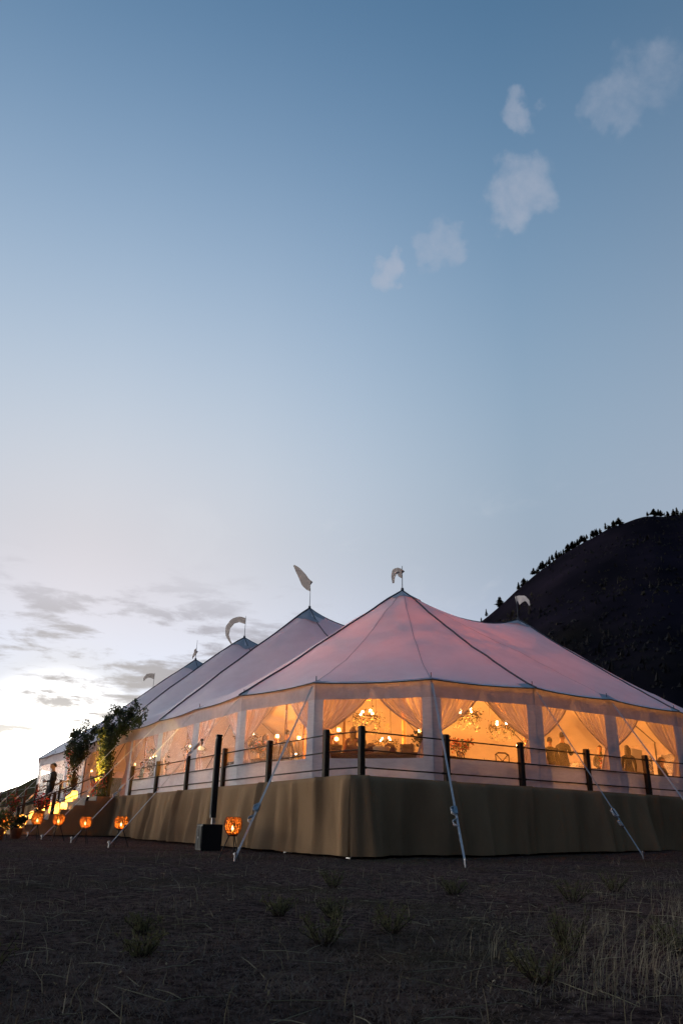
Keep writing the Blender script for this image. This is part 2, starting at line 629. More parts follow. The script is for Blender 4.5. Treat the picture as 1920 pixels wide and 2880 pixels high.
M_SHORT = mat('short_dead_grass', (.25, .185, .14), (.10, .075, .062), 1.2, .9, transl=.1, c3=(.13, .12, .055))
M_WEED = mat('weed_leaf', (.17, .155, .07), (.10, .10, .045), 3, .8, transl=.2)
M_HILL = mat('dark_hillside', (.024, .018, .028), (.010, .009, .013), .02, 1.0, 1.0, .09, detail=9, spec=0, c3=(.016, .014, .009))
M_HILLFAR = mat('far_hillside', (.085, .068, .035), (.05, .045, .022), .02, 1.0, .8, .1, detail=8, spec=0)
M_PINE = mat('pine_needles', (.010, .013, .008), (.006, .008, .006), .5, .9, transl=.1)
M_BRUSH = mat('hill_brush', (.020, .016, .016), (.010, .009, .010), .05, .95, c3=(.034, .027, .012))
M_SKIN = mat('skin', (.42, .24, .16), (.38, .20, .13), 20, .55, spec=.3)
M_HAIR = mat('dark_hair', (.020, .013, .009), (.012, .008, .006), 40, .6)
M_HAIRB = mat('brown_hair', (.075, .040, .020), (.05, .026, .012), 40, .6)
M_SUIT = mat('black_suit', (.016, .015, .017), (.010, .010, .011), 40, .85)
M_SHIRT = mat('white_shirt', (.70, .70, .72), (.6, .6, .63), 20, .8)
M_COAT1 = mat('olive_jacket', (.055, .055, .028), (.03, .032, .016), 14, .9)
M_COAT2 = mat('burgundy_jacket', (.075, .022, .024), (.05, .014, .016), 14, .9)
M_COAT3 = mat('grey_jacket', (.10, .10, .11), (.07, .07, .08), 14, .9)
M_COAT4 = mat('teal_dress', (.05, .15, .16), (.03, .10, .11), 14, .9)
M_SHOE = mat('black_leather', (.012, .011, .011), (.008, .008, .008), 20, .4)
M_LINEN = mat('white_linen', (.72, .69, .64), (.64, .61, .57), 4, .85, .15, 40)
M_TABLE = mat('walnut_table', (.075, .040, .022), (.045, .024, .014), 4, .5, .15, 30, stretch=(.3, 2, 1))
M_CERAM = mat('cream_ceramic', (.70, .62, .48), (.62, .54, .42), 6, .35)
M_WICKER = mat('wicker', (.20, .12, .055), (.11, .065, .03), 40, .8, .4, 90)
M_GLASS = mat('amber_glass', (.85, .55, .22), (.8, .48, .18), 6, .15, transl=.4, transp=.45)
M_SHADE = mat('lamp_shade', (.85, .66, .40), (.8, .6, .35), 6, .8, transl=.7, tcol=(1, .75, .42))
M_BLUEBOARD = mat('pale_board', (.52, .58, .66), (.47, .53, .61), 4, .6)
M_TERRA = mat('terracotta', (.22, .10, .06), (.15, .07, .04), 9, .8, .2, 40)
M_GROUND = ground_mat()


def point_light(parent_name, loc, watts, col=(1.0, .56, .20), r=.12, parent=None, org=(0, 0, 0)):
    l = bpy.data.lights.new(parent_name, 'POINT')
    l.energy = watts
    l.color = col
    l.shadow_soft_size = r
    o = bpy.data.objects.new(parent_name, l)
    COL.objects.link(o)
    o.location = (loc[0] - org[0], loc[1] - org[1], loc[2] - org[2])
    if parent is not None:
        o.parent = parent
    return o


# ================================================================== SETTING
def build_ground():
    rad = [.6 * (1.058 ** i) for i in range(150)]
    rad = [r for r in rad if r < 2600] + [3500, 5000]
    na = 150
    rows = []
    for r in rad:
        row = []
        for j in range(na + 1):
            a = 2 * PI * j / na
            x, y = CAM[0] + r * math.cos(a), CAM[1] + r * math.sin(a)
            row.append((x, y, ground_z(x, y)))
        rows.append(row)
    b = MB().grid(rows)
    c = ground_z(CAM[0], CAM[1])
    b.add([(CAM[0], CAM[1], c)] + rows[0], [(0, i + 1, i + 2) for i in range(na)])
    struct(b.build('ground', M_GROUND, smooth=True))


build_ground()


def build_hill():
    # ridge seen above the tent, kept at a true distance of about 550 m; added unseen part behind the camera blocks low sky
    raw = [(60, 290, -6), (120, 254, 18), (165, 230, 52), (197.89, 210.6, 84), (209.78, 203.38, 96.4), (223.33, 195.16, 109.3), (242.54, 183.51, 122.7),
           (257.63, 174.36, 129.7), (272.2, 165.5, 131), (300, 140, 138), (330, 105, 150), (345, 60, 168), (335, -20, 172), (310, -110, 165), (260, -200, 158), (170, -280, 150), (50, -320, 140), (-80, -330, 120), (-200, -290, 80), (-290, -220, 30), (-340,-160,-6)]
    k = 1.83
    ridge = [Vector((CAM[0] + (x - CAM[0]) * k, CAM[1] + (y - CAM[1]) * k, CAM[2] + (z - CAM[2]) * k)) for x, y, z in raw]
    # resample
    pts = []
    for i in range(len(ridge) - 1):
        n = 14
        for j in range(n):
            t = j / n
            p0, p1, p2, p3 = ridge[max(i - 1, 0)], ridge[i], ridge[i + 1], ridge[min(i + 2, len(ridge) - 1)]
            pts.append(.5 * ((2 * p1) + (-p0 + p2) * t + (2 * p0 - 5 * p1 + 4 * p2 - p3) * t * t + (-p0 + 3 * p1 - 3 * p2 + p3) * t ** 3))
    pts.append(ridge[-1])
    c = Vector((CAM[0], CAM[1], 0))
    rows = []
    for t in np.linspace(-.45, 1, 60):
        row = []
        for p in pts:
            d = Vector((p.x, p.y, 0)) - c
            r = d.length
            d.normalize()
            if t >= 0:
                rr = r + (150 - r) * t
                z = (p.z + 2) * (1 - t) ** 1.08 - 2
            else:
                rr = r - t * 500
                z = p.z - (t * t * 260) + t * 20
            q = c + d * rr
            amp = min(1, abs(t) * 8) * 5.0
            z += amp * (mnoise.fractal((q.x * .012, q.y * .012, 3.1), 1.0, 2.0, 4)) + (1.2 * mnoise.noise((q.x * .07, q.y * .07, 0)))
            row.append((q.x, q.y, z))
        rows.append(row)
    o = MB().grid(rows).build('hill', M_HILL, smooth=True)
    struct(o)
    return pts, rows


RIDGE, HILLROWS = build_hill()


def build_far_hill():
    prof = [(-260, 0), (-120, 6), (0, 12), (57, 16.3), (66, 20.5), (72, 24.5), (90, 31), (120, 42), (170, 50), (240, 44), (330, 26), (420, 0)]
    k = 2.3
    rows = []
    for t in np.linspace(-.5, 1, 26):
        row = []
        for i in range(160):
            s = -260 + 680 * i / 159
            z = np.interp(s, [p[0] for p in prof], [p[1] for p in prof])
            y = 413 - (s - 57) * .61
            q = Vector((CAM[0] + (s - CAM[0]) * k, CAM[1] + (y - CAM[1]) * k, 0))
            d = (q - Vector((CAM[0], CAM[1], 0)))
            q = Vector((CAM[0], CAM[1], 0)) + d * (1 - .55 * t if t > 0 else 1 - t)
            zz = CAM[2] + (z - CAM[2]) * k
            zz = zz * (1 - abs(t)) ** 1.1 - (2 if t > .98 else 0)
            zz += 2.2 * mnoise.noise((q.x * .06, q.y * .06, 1)) * (1 - abs(t)) + 1.4 * abs(mnoise.noise((q.x * .2, q.y * .2, 4))) * (1 - abs(t))
            row.append((q.x, q.y, zz))
        rows.append(row)
    struct(MB().grid(rows).build('far_hill', M_HILLFAR, smooth=True))


build_far_hill()


def conifer_mesh(seed, leanness):
    random.seed(seed)
    b = MB()
    n = 15
    for i in range(n):
        t = i / (n - 1)
        z = .14 + .86 * t
        r = (.05 + leanness * (1 - t) ** .8) * random.uniform(.7, 1.15)
        m = 9
        a0 = random.uniform(0, 6)
        for j in range(m):
            a = a0 + 2 * PI * j / m + random.uniform(-.25, .25)
            rr = r * random.uniform(.55, 1.25)
            w = .30
            c, s = math.cos(a), math.sin(a)
            b.add([(0, 0, z + .03), (c * rr * .6 - s * rr * w, s * rr * .6 + c * rr * w, z - .035), (c * rr, s * rr, z - .06 - .03 * random.random()),
                   (c * rr * .6 + s * rr * w, s * rr * .6 - c * rr * w, z - .035)], [(0, 1, 2, 3)])
    b.add([(0, 0, 1.03), (.02, 0, .9), (-.01, .017, .9), (-.01, -.017, .9)], [(0, 1, 2), (0, 2, 3), (0, 3, 1)])
    return b


def ridge_point(px):
    """ridge point whose picture column was measured as px (linear table, metres along the ridge)"""
    table_px = [1340, 1370, 1460, 1560, 1700, 1810, 1920]
    table_i = [39.5, 42, 56, 70, 84, 98, 112]
    i = float(np.interp(px, table_px, table_i))
    a = int(i)
    f = i - a
    return RIDGE[a] * (1 - f) + RIDGE[min(a + 1, len(RIDGE) - 1)] * f


def build_ridge_trees():
    protos = []
    for v in range(5):
        t = thing('conifer_tree', 'small dark conifer standing on the skyline of the steep hill', 'tree', group='conifers along the hill skyline')
        conifer_mesh(40 + v, [.13, .17, .22, .26, .19][v]).build('crown', M_PINE, t)
        MB().tube([(0, 0, -.08), (0, 0, .5), (0, 0, .98)], [.022, .016, .005], 6).build('trunk', M_STEM, t)
        protos.append(t)
    random.seed(5)
    spots = [1350, 1368, 1388, 1393, 1398, 1453, 1459, 1466, 1474, 1510, 1516, 1522, 1528, 1534, 1541, 1548, 1555, 1561, 1567, 1574, 1581, 1589, 1594, 1600,
             1607, 1612, 1619, 1632, 1641, 1648, 1655, 1662, 1668, 1676, 1690, 1702, 1716, 1729, 1736, 1815, 1830, 1843, 1849, 1862, 1870, 1880,
             1888, 1893, 1899, 1904, 1911, 1917]
    big = {1388: 1.5, 1393: 1.3, 1459: 1.7, 1466: 1.5, 1594: 1.5, 1607: 1.5, 1541: 1.3, 1899: 1.6, 1888: 1.2, 1862: 1.1, 1662: 1.2}
    spots += [random.uniform(1505, 1725) for _ in range(26)] + [random.uniform(1835, 1920) for _ in range(8)]
    for i, px in enumerate(spots):
        p = ridge_point(px)
        v = i % 5
        o = protos[v] if i < 5 else copy_tree(protos[v])
        s = 5.0 * big.get(px, 1) * random.uniform(.6, 1.2)
        o.location = (p.x + random.uniform(-2, 2), p.y + random.uniform(-2, 2), p.z - .4 - random.random() * 1.2)
        o.scale = (s * random.uniform(1.1, 2.2),) * 2 + (s,)
        if px < 1500:
            tag(o, 'dark conifer on the low shoulder of the hill, near the white pennant', 'tree', 'conifers on the low shoulder of the hill')
        elif px > 1800:
            tag(o, 'dark conifer on the rounded top of the hill at the picture edge', 'tree', 'conifers on the rounded hilltop')
        else:
            tag(o, 'dark conifer in the row halfway up the hill skyline', 'tree', 'conifers along the steep part of the hill skyline')
        o.rotation_euler = (0, 0, random.uniform(0, 6))


build_ridge_trees()


def build_hill_brush():
    random.seed(21)
    b = MB()
    nr, nc = len(HILLROWS), len(HILLROWS[0])
    n = 0
    while n < 6500:
        i = random.uniform(20, nr - 4)
        j = random.uniform(28, nc - 40)
        a, c = int(i), int(j)
        p = Vector(HILLROWS[a][c]).lerp(Vector(HILLROWS[a + 1][c]), i - a).lerp(Vector(HILLROWS[a][min(c + 1, nc - 1)]), (j - c) * .99)
        if mnoise.noise((p.x * .013, p.y * .013, 7)) < random.uniform(-.35, .35):
            continue
        n += 1
        s = random.uniform(.5, 1.9)
        tall = random.random() < .15
        h = s * (2.4 if tall else .9)
        for q in range(5):
            a2 = random.uniform(0, 6.28)
            r = s * random.uniform(.3, .75)
            cx, sx = math.cos(a2), math.sin(a2)
            zb = h * random.uniform(0, .5)
            b.add([(p.x + cx * r - sx * r * .6, p.y + sx * r + cx * r * .6, p.z + zb - .4), (p.x + cx * r + sx * r * .6, p.y + sx * r - cx * r * .6, p.z + zb - .4),
                   (p.x + cx * r * .15, p.y + sx * r * .15, p.z + h * random.uniform(.7, 1.1))], [(0, 1, 2)])
    struct(tag(b.build('hill_brush', M_BRUSH), 'dark scrub and conifers covering the steep hillside', 'brush'), 'stuff')


build_hill_brush()

# ================================================================== PLATFORM
DECK_X1, DECK_Y1 = 19.2, 46.0
STAIR_V0, STAIR_V1 = 17.25, 23.3
platform = thing('deck_platform', 'raised deck platform wrapped in tan burlap under the big tent', 'platform', (0, 0, 0))


def build_platform():
    b = MB()
    b.box((DECK_X1 / 2, DECK_Y1 / 2, H - .10), (DECK_X1 - .30, DECK_Y1 - .30, .16))
    b.build('deck_floor', M_DECK, platform)
    e = MB()
    for c, s in (((DECK_X1 / 2, .06, H - .13), (DECK_X1, .06, .20)), ((.06, DECK_Y1 / 2, H - .13), (.06, DECK_Y1 - .2, .20)),
                 ((DECK_X1 - .06, DECK_Y1 / 2, H - .13), (.06, DECK_Y1 - .2, .20)), ((DECK_X1 / 2, DECK_Y1 - .06, H - .13), (DECK_X1, .06, .20))):
        e.box(c, s)
    e.build('edge_beam', M_DECK, platform)
    # screw jacks
    for x, y in [(.12, .12), (2.6, .15), (5.1, .15), (7.6, .15), (.15, 3.0), (.15, 5.6)]:
        gz = ground_z(x, y)
        j = MB()
        j.box((x, y, gz + .012), (.16, .16, .024))
        j.tube([(x, y, gz), (x, y, gz + .30)], .018, 8)
        j.tube([(x, y, gz + .10), (x, y, gz + .13)], .045, 8)
        j.tube([(x, y, gz + .28), (x, y, H - .2)], .03, 8)
        j.build('screw_jack', M_STEEL, platform)
    # burlap skirts
    POSTS_R = [.33 + 2.4017 * i for i in range(8)]
    POSTS_L = [1.21 + 2.9257 * i for i in range(16)]

    def skirt(side, s0, s1, name, seed, posts):
        rows = []
        n = int((s1 - s0) / .07)
        for iz in range(15):
            t = iz / 14
            row = []
            for i in range(n + 1):
                s = s0 + (s1 - s0) * i / n
                gx, gy = (s, 0) if side == 'r' else (0, s)
                zb = ground_z(gx, gy) + .045 + .02 * mnoise.noise((s * 1.7, seed, 0))
                if side == 'r' and s > 8:
                    zb -= .05 * min(1, (s - 8) / 3)
                z = H + .004 + (zb - H) * t
                fold = 0.0
                for j, (fr, am) in enumerate(((.55, .10), (1.3, .11), (2.9, .06), (6.1, .02))):
                    f = mnoise.noise((s * fr + .25 * t * (j - 1), seed + j * 3.3, t * .35))
                    fold += am * f
                fold *= t ** .7
                # sharp pinched folds
                pf = mnoise.noise((s * .8 + t * .12, seed + 20, 0))
                fold += .13 * max(0, 1 - abs(pf) * 7) * t ** .5
                for p in posts:
                    fold += (.085 - .035 * t) * math.exp(-((s - p - .04 * t) / .085) ** 2)
                off = .012 + max(-.006, fold * (1.8 if side == 'l' else 2.1) + .04) + .05 * t * t
                edge = min(1, (s - s0) / .12)
                off = off * (.25 + .75 * edge) if s0 < .2 else off
                row.append((s, -off, z) if side == 'r' else (-off, s, z))
            rows.append(row)
        # folded over top hem
        top = [(x, y + .05, H + .006) if side == 'r' else (x + .05, y, H + .006) for x, y, z in rows[0]]
        MB().grid([top] + rows).build(name, M_BURLAP, platform, smooth=True)

    MB().tube([(-.012, -.012, ground_z(0, 0) + .05), (-.012, -.012, H * .5), (-.010, -.010, H + .004)], [.050, .036, .022], 10).build('burlap_corner', M_BURLAP, platform, smooth=True)
    skirt('r', -.03, DECK_X1, 'burlap_skirt', 2.0, POSTS_R)
    skirt('l', -.03, STAIR_V0, 'burlap_skirt', 9.0, POSTS_L)
    skirt('l', STAIR_V1, DECK_Y1, 'burlap_skirt', 14.0, POSTS_L)
    return POSTS_R, POSTS_L


POSTS_R, POSTS_L = build_platform()
RAIL_Z = (.18, .555, .945)


def build_railing(name, label, pts, direction, post_base=-.5):
    t = thing(name, label, 'railing', (pts[0][0], pts[0][1], H), group='post and rail fences round the deck')
    org = t.location
    rz = math.atan2(direction[1], direction[0])
    nrm = Vector((direction[1], -direction[0], 0))
    if nrm.dot(Vector((-1, -1, 0))) < 0:
        nrm = -nrm
    for i, (x, y) in enumerate(pts):
        b = MB()
        hgt = 1.07 + random.uniform(-.012, .012)
        b.cbox((x, y, H + (hgt + post_base) / 2), (.13, .13, hgt - post_base), .012, rz)
        b.build('post', M_WOOD, t, org)
    for z in RAIL_Z:
        path = [(x + nrm.x * .0, y + nrm.y * .0, H + z) for x, y in pts]
        b = MB()
        for a, c in zip(path[:-1], path[1:]):
            b.tube([a, c], .0165, 8)
        for i, p in enumerate(path):
            d = Vector((*direction, 0))
            for sg in (-1, 1):
                if (i == 0 and sg < 0) or (i == len(path) - 1 and sg > 0):
                    continue
                b.tube([Vector(p) + d * sg * .06, Vector(p) + d * sg * .135], .026, 8)
        b.build('rail', M_PIPE, t, org)
    return t


random.seed(3)
build_railing('deck_railing', 'dark post and pipe railing along the deck edge facing the meadow', [(x, .085) for x in POSTS_R], (1, 0))
build_railing('deck_railing', 'dark post and pipe railing on the shaded long side, running to the flower arch', [(.085, y) for y in POSTS_L if y < 17], (0, 1))
build_railing('deck_railing', 'dark post and pipe railing on the far stretch of deck beyond the steps', [(.085, 24.62 + 2.926 * i) for i in range(8)], (0, 1))
# short return between the two near railings at the corner
cr = thing('corner_rail', 'three short pipe rails joining the two railings at the near deck corner', 'railing', (.085, .7, H), group='post and rail fences round the deck')
for z in RAIL_Z:
    MB().tube([(.085, POSTS_L[0] - .06, H + z), (.33 - .02, .085 + .06, H + z)], .0165, 8).build('rail', M_PIPE, cr, cr.location)

# ------------------------------------------------------------------ steps
stairs = thing('entrance_steps', 'grey wooden steps with burlap side climbing to the tent entrance', 'steps', (-2.4, 20.3, .2))


def build_stairs():
    org = stairs.location
    b0 = -.75
    vm, vw = (STAIR_V0 + STAIR_V1) / 2, STAIR_V1 - STAIR_V0
    MB().box((-.375, vm, H - .06), (.76, vw, .10)).build('landing', M_STEP, stairs, org)
    for k in range(1, 9):
        x0, x1 = b0 - .42 * (k - 1), b0 - .42 * k
        z = H - .18 * k
        MB().box(((x0 + x1) / 2 + .0, vm, z - .02), (.44, vw, .04)).build('tread', M_STEP, stairs, org)
        MB().box((x0 - .012, vm, z + .07), (.02, vw - .02, .136)).build('riser', M_STEP, stairs, org)
    x9 = b0 - .42 * 8
    MB().box((x9, vm, (H - 1.48) / 2), (.02, vw - .02, H - 1.48 + .1)).build('riser', M_STEP, stairs, org)
    for v in (STAIR_V0 - .02, STAIR_V1 + .02):
        prof = [(0, H - .012), (b0, H - .012)]
        for k in range(1, 9):
            prof += [(b0 - .42 * (k - 1), H - .18 * k - .012), (b0 - .42 * k, H - .18 * k - .012)]
        vs, fs = [], []
        xs = sorted(set(round(p[0], 3) for p in prof))
        mb = MB()
        for a, c in zip(prof[:-1], prof[1:]):
            if abs(a[0] - c[0]) < 1e-6:
                continue
            n = 5
            rows = []
            for iz in range(5):
                rows.append([(a[0] + (c[0] - a[0]) * i / n, v - .05 * (iz / 4) * (.5 + mnoise.noise((i * .9 + a[0] * 5, iz * .3, v))) * (1 if v < 20 else -1),
                              a[1] + (ground_z(a[0], v) + .03 - a[1]) * iz / 4) for i in range(n + 1)])
            mb.grid(rows)
        mb.build('burlap_side', M_BURLAP, stairs, org, smooth=True)


build_stairs()


def handrail(v, label, z_off):
    t = thing('handrail', label, 'handrail', (-2, v, .5), group='handrails of the entrance steps')
    org = t.location
    p0, p1 = Vector((-.25, v, H + .98 + z_off)), Vector((-3.6, v, H - .50 + z_off))
    MB().box((p0 + p1) / 2, ((p1 - p0).length, .07, .045), M=(p1 - p0).to_track_quat('X', 'Z').to_matrix()).build('rail', M_WOOD, t, org)
    for u, zt in ((-.30, .98), (-2.33, .05), (-3.55, -.50)):
        zb = H - .18 * max(0, math.ceil((-u - .75) / .42)) - .01
        zz = H + zt + z_off
        MB().cbox((u, v, (zb + zz) / 2), (.12, .12, zz - zb - .02), .01).build('post', M_WOOD, t, org)
    q0, q1 = p0 - Vector((0, 0, .42)), p1 - Vector((0, 0, .42))
    MB().tube([q0, q1], .018, 8).build('lower_rail', M_PIPE, t, org)


handrail(STAIR_V0 + .12, 'brown sloping handrail passing in front of the man in the suit', 0)
handrail(STAIR_V1 - .12, 'brown sloping handrail passing behind the man in the suit', 0)

# ================================================================== TENT
EAVE = H + 2.5
LEFT_Y = [6.2 + 3.456 * i for i in range(9)]
LX, RX = .12, 18.70
POLES = ([(.8, 3.1), (2.9, .8), (5.8, .12), (8.72, .12), (12.0, .32), (15.6, 1.05), (17.9, 3.2)] + [(RX, y) for y in LEFT_Y]
         + [(17.9, 37.0), (15.6, 39.3), (12.6, 40.0), (9.3, 40.05), (5.9, 40.0), (2.9, 39.3), (.8, 37.0)] + [(LX, y) for y in reversed(LEFT_Y)])
NP = len(POLES)
PEAKS = [(6.4, 6.8, 7.0), (6.35, 13.6, 7.9), (6.35, 20.3, 7.9), (6.35, 26.9, 7.9), (6.2, 33.6, 7.02),
         (12.15, 6.9, 6.85), (12.4, 13.6, 7.6), (12.4, 20.3, 7.6), (12.4, 26.9, 7.6), (12.4, 33.6, 7.0)]
CEN = Vector((9.4, 20.0))
tent = thing('sailcloth_tent', 'white sailcloth pole tent with many peaks, glowing orange from inside', 'tent', (9.4, 20.0, H))
TO = tent.location


def pole_out(i):
    a, b, c = (Vector(POLES[(i + d) % NP]) for d in (-1, 0, 1))
    t = (c - a).normalized()
    return Vector((t.y, -t.x))


def build_roof():
    pts, fixed, edges = [], {}, []

    def addp(x, y):
        pts.append(Vector((x, y)))
        return len(pts) - 1

    OUT = .10
    bidx = []
    corner = [Vector(POLES[i]) + pole_out(i) * OUT for i in range(NP)]
    pole_ids = []
    for i in range(NP):
        a, b = corner[i], corner[(i + 1) % NP]
        n = max(6, int((b - a).length / .33))
        for j in range(n):
            t = j / n
            q = a.lerp(b, t)
            # scalloped edge between poles
            nrm = (Vector((0, 0)))
            k = addp(q.x, q.y)
            if j == 0:
                pole_ids.append(k)
            fixed[k] = EAVE - .05 * 4 * t * (1 - t)
            bidx.append(k)
    for a, b in zip(bidx, bidx[1:] + bidx[:1]):
        edges.append((a, b))
    pk = []
    for x, y, h in PEAKS:
        k = addp(x, y)
        fixed[k] = H + h
        pk.append(k)
    seams = []

    def seam(k0, k1, kind):
        a, b = pts[k0], pts[k1]
        n = max(4, int((b - a).length / .33))
        ids = [k0]
        for j in range(1, n):
            q = a.lerp(b, j / n)
            ids.append(addp(q.x, q.y))
        ids.append(k1)
        for p, q in zip(ids[:-1], ids[1:]):
            edges.append((p, q))
        seams.append((ids, kind))

    def near_pole(x, y):
        return pole_ids[min(range(NP), key=lambda i: (POLES[i][0] - x) ** 2 + (POLES[i][1] - y) ** 2)]

    for i in range(5):
        seam(pk[i], near_pole(LX, PEAKS[i][1] - .3), 'side')
        seam(pk[5 + i], near_pole(RX, PEAKS[5 + i][1] - .3), 'side')
        seam(pk[i], pk[5 + i], 'ridge')
        if i < 4:
            seam(pk[i], pk[i + 1], 'vridge')
            seam(pk[5 + i], pk[6 + i], 'vridge')
    seam(pk[0], near_pole(5.8, .12), 'hip')
    seam(pk[5], near_pole(12, .3), 'hip')
    seam(pk[0], near_pole(.8, 3.1), 'faint')
    seam(pk[5], near_pole(17.9, 3.2), 'faint')
    for fx, fy in ((2.9, .8), (8.72, .12)):
        seam(pk[0], near_pole(fx, fy), 'faint')
    seam(pk[5], near_pole(15.6, 1.05), 'faint')
    seam(pk[4], near_pole(5.9, 40), 'hip')
    seam(pk[9], near_pole(12.6, 40), 'hip')
    seam(pk[4], near_pole(.8, 37), 'faint')
    base = np.array([(p.x, p.y) for p in pts])
    poly = [c for c in corner]

    def inside(x, y):
        r = False
        j = NP - 1
        for i in range(NP):
            xi, yi = poly[i]
            xj, yj = poly[j]
            if (yi > y) != (yj > y) and x < (xj - xi) * (y - yi) / (yj - yi) + xi:
                r = not r
            j = i
        return r

    S = .40
    yy = 0.0
    row = 0
    while yy < 40.2:
        xx = (row % 2) * S / 2
        while xx < 19:
            if inside(xx, yy) and ((base - (xx, yy)) ** 2).sum(1).min() > (.19) ** 2:
                addp(xx, yy)
            xx += S
        yy += S * .866
        row += 1
    V, Ed, F, ov, _, _ = delaunay_2d_cdt(pts, edges, [], 1, 1e-5)
    n = len(V)
    P = np.array([(v.x, v.y) for v in V])
    newfix = {}
    remap = {}
    for i, o in enumerate(ov):
        for q in o:
            remap[q] = i
            if q in fixed:
                newfix[i] = fixed[q]
    seam_edges = {}
    stiff = {'ridge': 9.0, 'vridge': 1.0, 'side': 9.0, 'hip': 4.0, 'faint': 2.0}
    for ids, kind in seams:
        for a, b in zip(ids[:-1], ids[1:]):
            seam_edges[frozenset((remap[a], remap[b]))] = stiff[kind]
    E = np.array(Ed)
    L = np.linalg.norm(P[E[:, 0]] - P[E[:, 1]], axis=1)
    mid = (P[E[:, 0]] + P[E[:, 1]]) / 2
    PK = np.array([(p[0], p[1]) for p in PEAKS])
    r = np.sqrt(((mid[:, None] - PK[None]) ** 2).sum(2)).min(1)
    w = 1 / np.maximum(L, .05) * (r + .12) ** -.36
    for k, (a, b) in enumerate(Ed):
        w[k] *= seam_edges.get(frozenset((a, b)), 1.0)
    fix = np.zeros(n, bool)
    z = np.full(n, EAVE + 1.5)
    for i, v in newfix.items():
        fix[i] = True
        z[i] = v
    free = ~fix

    def A(x):
        d = w * (x[E[:, 0]] - x[E[:, 1]])
        o = np.zeros(n)
        np.add.at(o, E[:, 0], d)
        np.add.at(o, E[:, 1], -d)
        return o

    diag = np.zeros(n)
    np.add.at(diag, E[:, 0], w)
    np.add.at(diag, E[:, 1], w)
    rr = -A(z) * free
    pz = rr / diag
    pvec = pz.copy()
    rz_ = rr @ pz
    for it in range(900):
        Ap = A(pvec) * free
        al = rz_ / (pvec @ Ap)
        z += al * pvec
        rr -= al * Ap
        if np.abs(rr).max() < 1e-6:
            break
        pz = rr / diag
        nz = rr @ pz
        pvec = pz + nz / rz_ * pvec
        rz_ = nz
    # the cloth sags between neighbouring peaks along the length
    bx = np.array([(p.x, p.y) for p in corner])
    def edge_dist(q):
        best = 9e9
        for i in range(NP):
            a, b = corner[i], corner[(i + 1) % NP]
            d = b - a
            t = max(0, min(1, (q - a).dot(d) / d.length_squared))
            best = min(best, (a + d * t - q).length)
        return best
    ys = [p[1] for p in PEAKS[:5]]
    for i in range(n):
        if fix[i] or not ys[0] < P[i][1] < ys[-1]:
            continue
        j = max(q for q in range(4) if P[i][1] >= ys[q])
        ph = (P[i][1] - ys[j]) / (ys[j + 1] - ys[j])
        e = min(1, edge_dist(Vector(P[i])) / 3.2)
        z[i] -= .95 * math.sin(PI * ph) ** 1.4 * e * e * (3 - 2 * e)
    # fine tension wrinkles near the eave poles
    for i in range(n):
        if fix[i]:
            continue
        z[i] += .012 * mnoise.noise((P[i][0] * .9, P[i][1] * .9, 2))
    b = MB()
    b.add([(P[i][0], P[i][1], z[i]) for i in range(n)], [tuple(f) for f in F])
    # make faces point up
    roof = b.build('roof', M_ROOF, tent, TO, smooth=True)
    bm = bmesh.new()
    bm.from_mesh(roof.data)
    bmesh.ops.recalc_face_normals(bm, faces=bm.faces)
    bm.to_mesh(roof.data)
    bm.free()
    # caps on the peaks and patches at the eave poles
    Fa = [tuple(f) for f in F]
    cent = np.array([P[list(f)].mean(0) for f in Fa])
    for x, y, h in PEAKS:
        c = MB()
        zr = H + h
        # radial cap following the cloth
        nb = 24
        prof = []
        for rr_ in (.02, .18, .36, .54, .66):
            ring = []
            for j in range(nb):
                a = 2 * PI * j / nb
                ex = rr_ * (1 + (.10 * math.cos(4 * a + .5) if rr_ > .5 else 0))
                qx, qy = x + ex * math.cos(a), y + ex * math.sin(a)
                d = np.sqrt(((P - (qx, qy)) ** 2).sum(1))
                k3 = np.argsort(d)[:5]
                ww = 1 / (d[k3] + .03) ** 2
                zq = (z[k3] * ww).sum() / ww.sum()
                # linear blend to the apex keeps it taut
                ring.append((qx, qy, zq))
            prof.append(ring)
        zo = np.mean([p[2] for p in prof[-1]])
        rows = []
        for ri, rr_ in enumerate((.02, .18, .36, .54, .66)):
            t = rr_ / .66
            rows.append([(px, py, zr + (prof[-1][j][2] - zr) * t ** .9 + .018) for j, (px, py, pz_) in enumerate(prof[ri])])
            rows[-1].append(rows[-1][0])
        c.grid(rows)
        c.build('peak_cap', M_CAP, roof, TO, smooth=True)
        MB().tube([(x, y, zr - .05), (x, y, zr + .10)], [.07, .05], 10).build('peak_collar', M_SEAM, roof, TO)
    for i in range(NP):
        if POLES[i][0] > 14 and POLES[i][1] > 4:
            continue
        sel = [f for f, cc in zip(Fa, cent) if (cc[0] - corner[i].x) ** 2 + (cc[1] - corner[i].y) ** 2 < .34 ** 2]
        if sel:
            ids = sorted({q for f in sel for q in f})
            mp = {q: k for k, q in enumerate(ids)}
            m = MB().add([(P[q][0], P[q][1], z[q] + .008) for q in ids], [tuple(mp[q] for q in f) for f in sel])
            m.build('eave_patch', M_CAP, roof, TO, smooth=True)
    # seams
    for ids, kind in seams:
        pth = [Vector((P[remap[q]][0], P[remap[q]][1], z[remap[q]] + .012)) for q in ids]
        d = pth[-1] - pth[0]
        side = Vector((-d.y, d.x, 0))
        w_ = {'side': .075, 'ridge': .06, 'vridge': .04, 'hip': .06, 'faint': .02}[kind]
        if kind == 'faint':
            MB().strip(pth, w_, .004, side).build('seam', M_CAP, roof, TO)
        else:
            MB().tube(pth, w_ * .5, 6).build('seam', M_SEAM, roof, TO)
    # eave rope
    rope = [Vector((P[remap[q]][0], P[remap[q]][1], z[remap[q]] - .005)) for q in bidx]
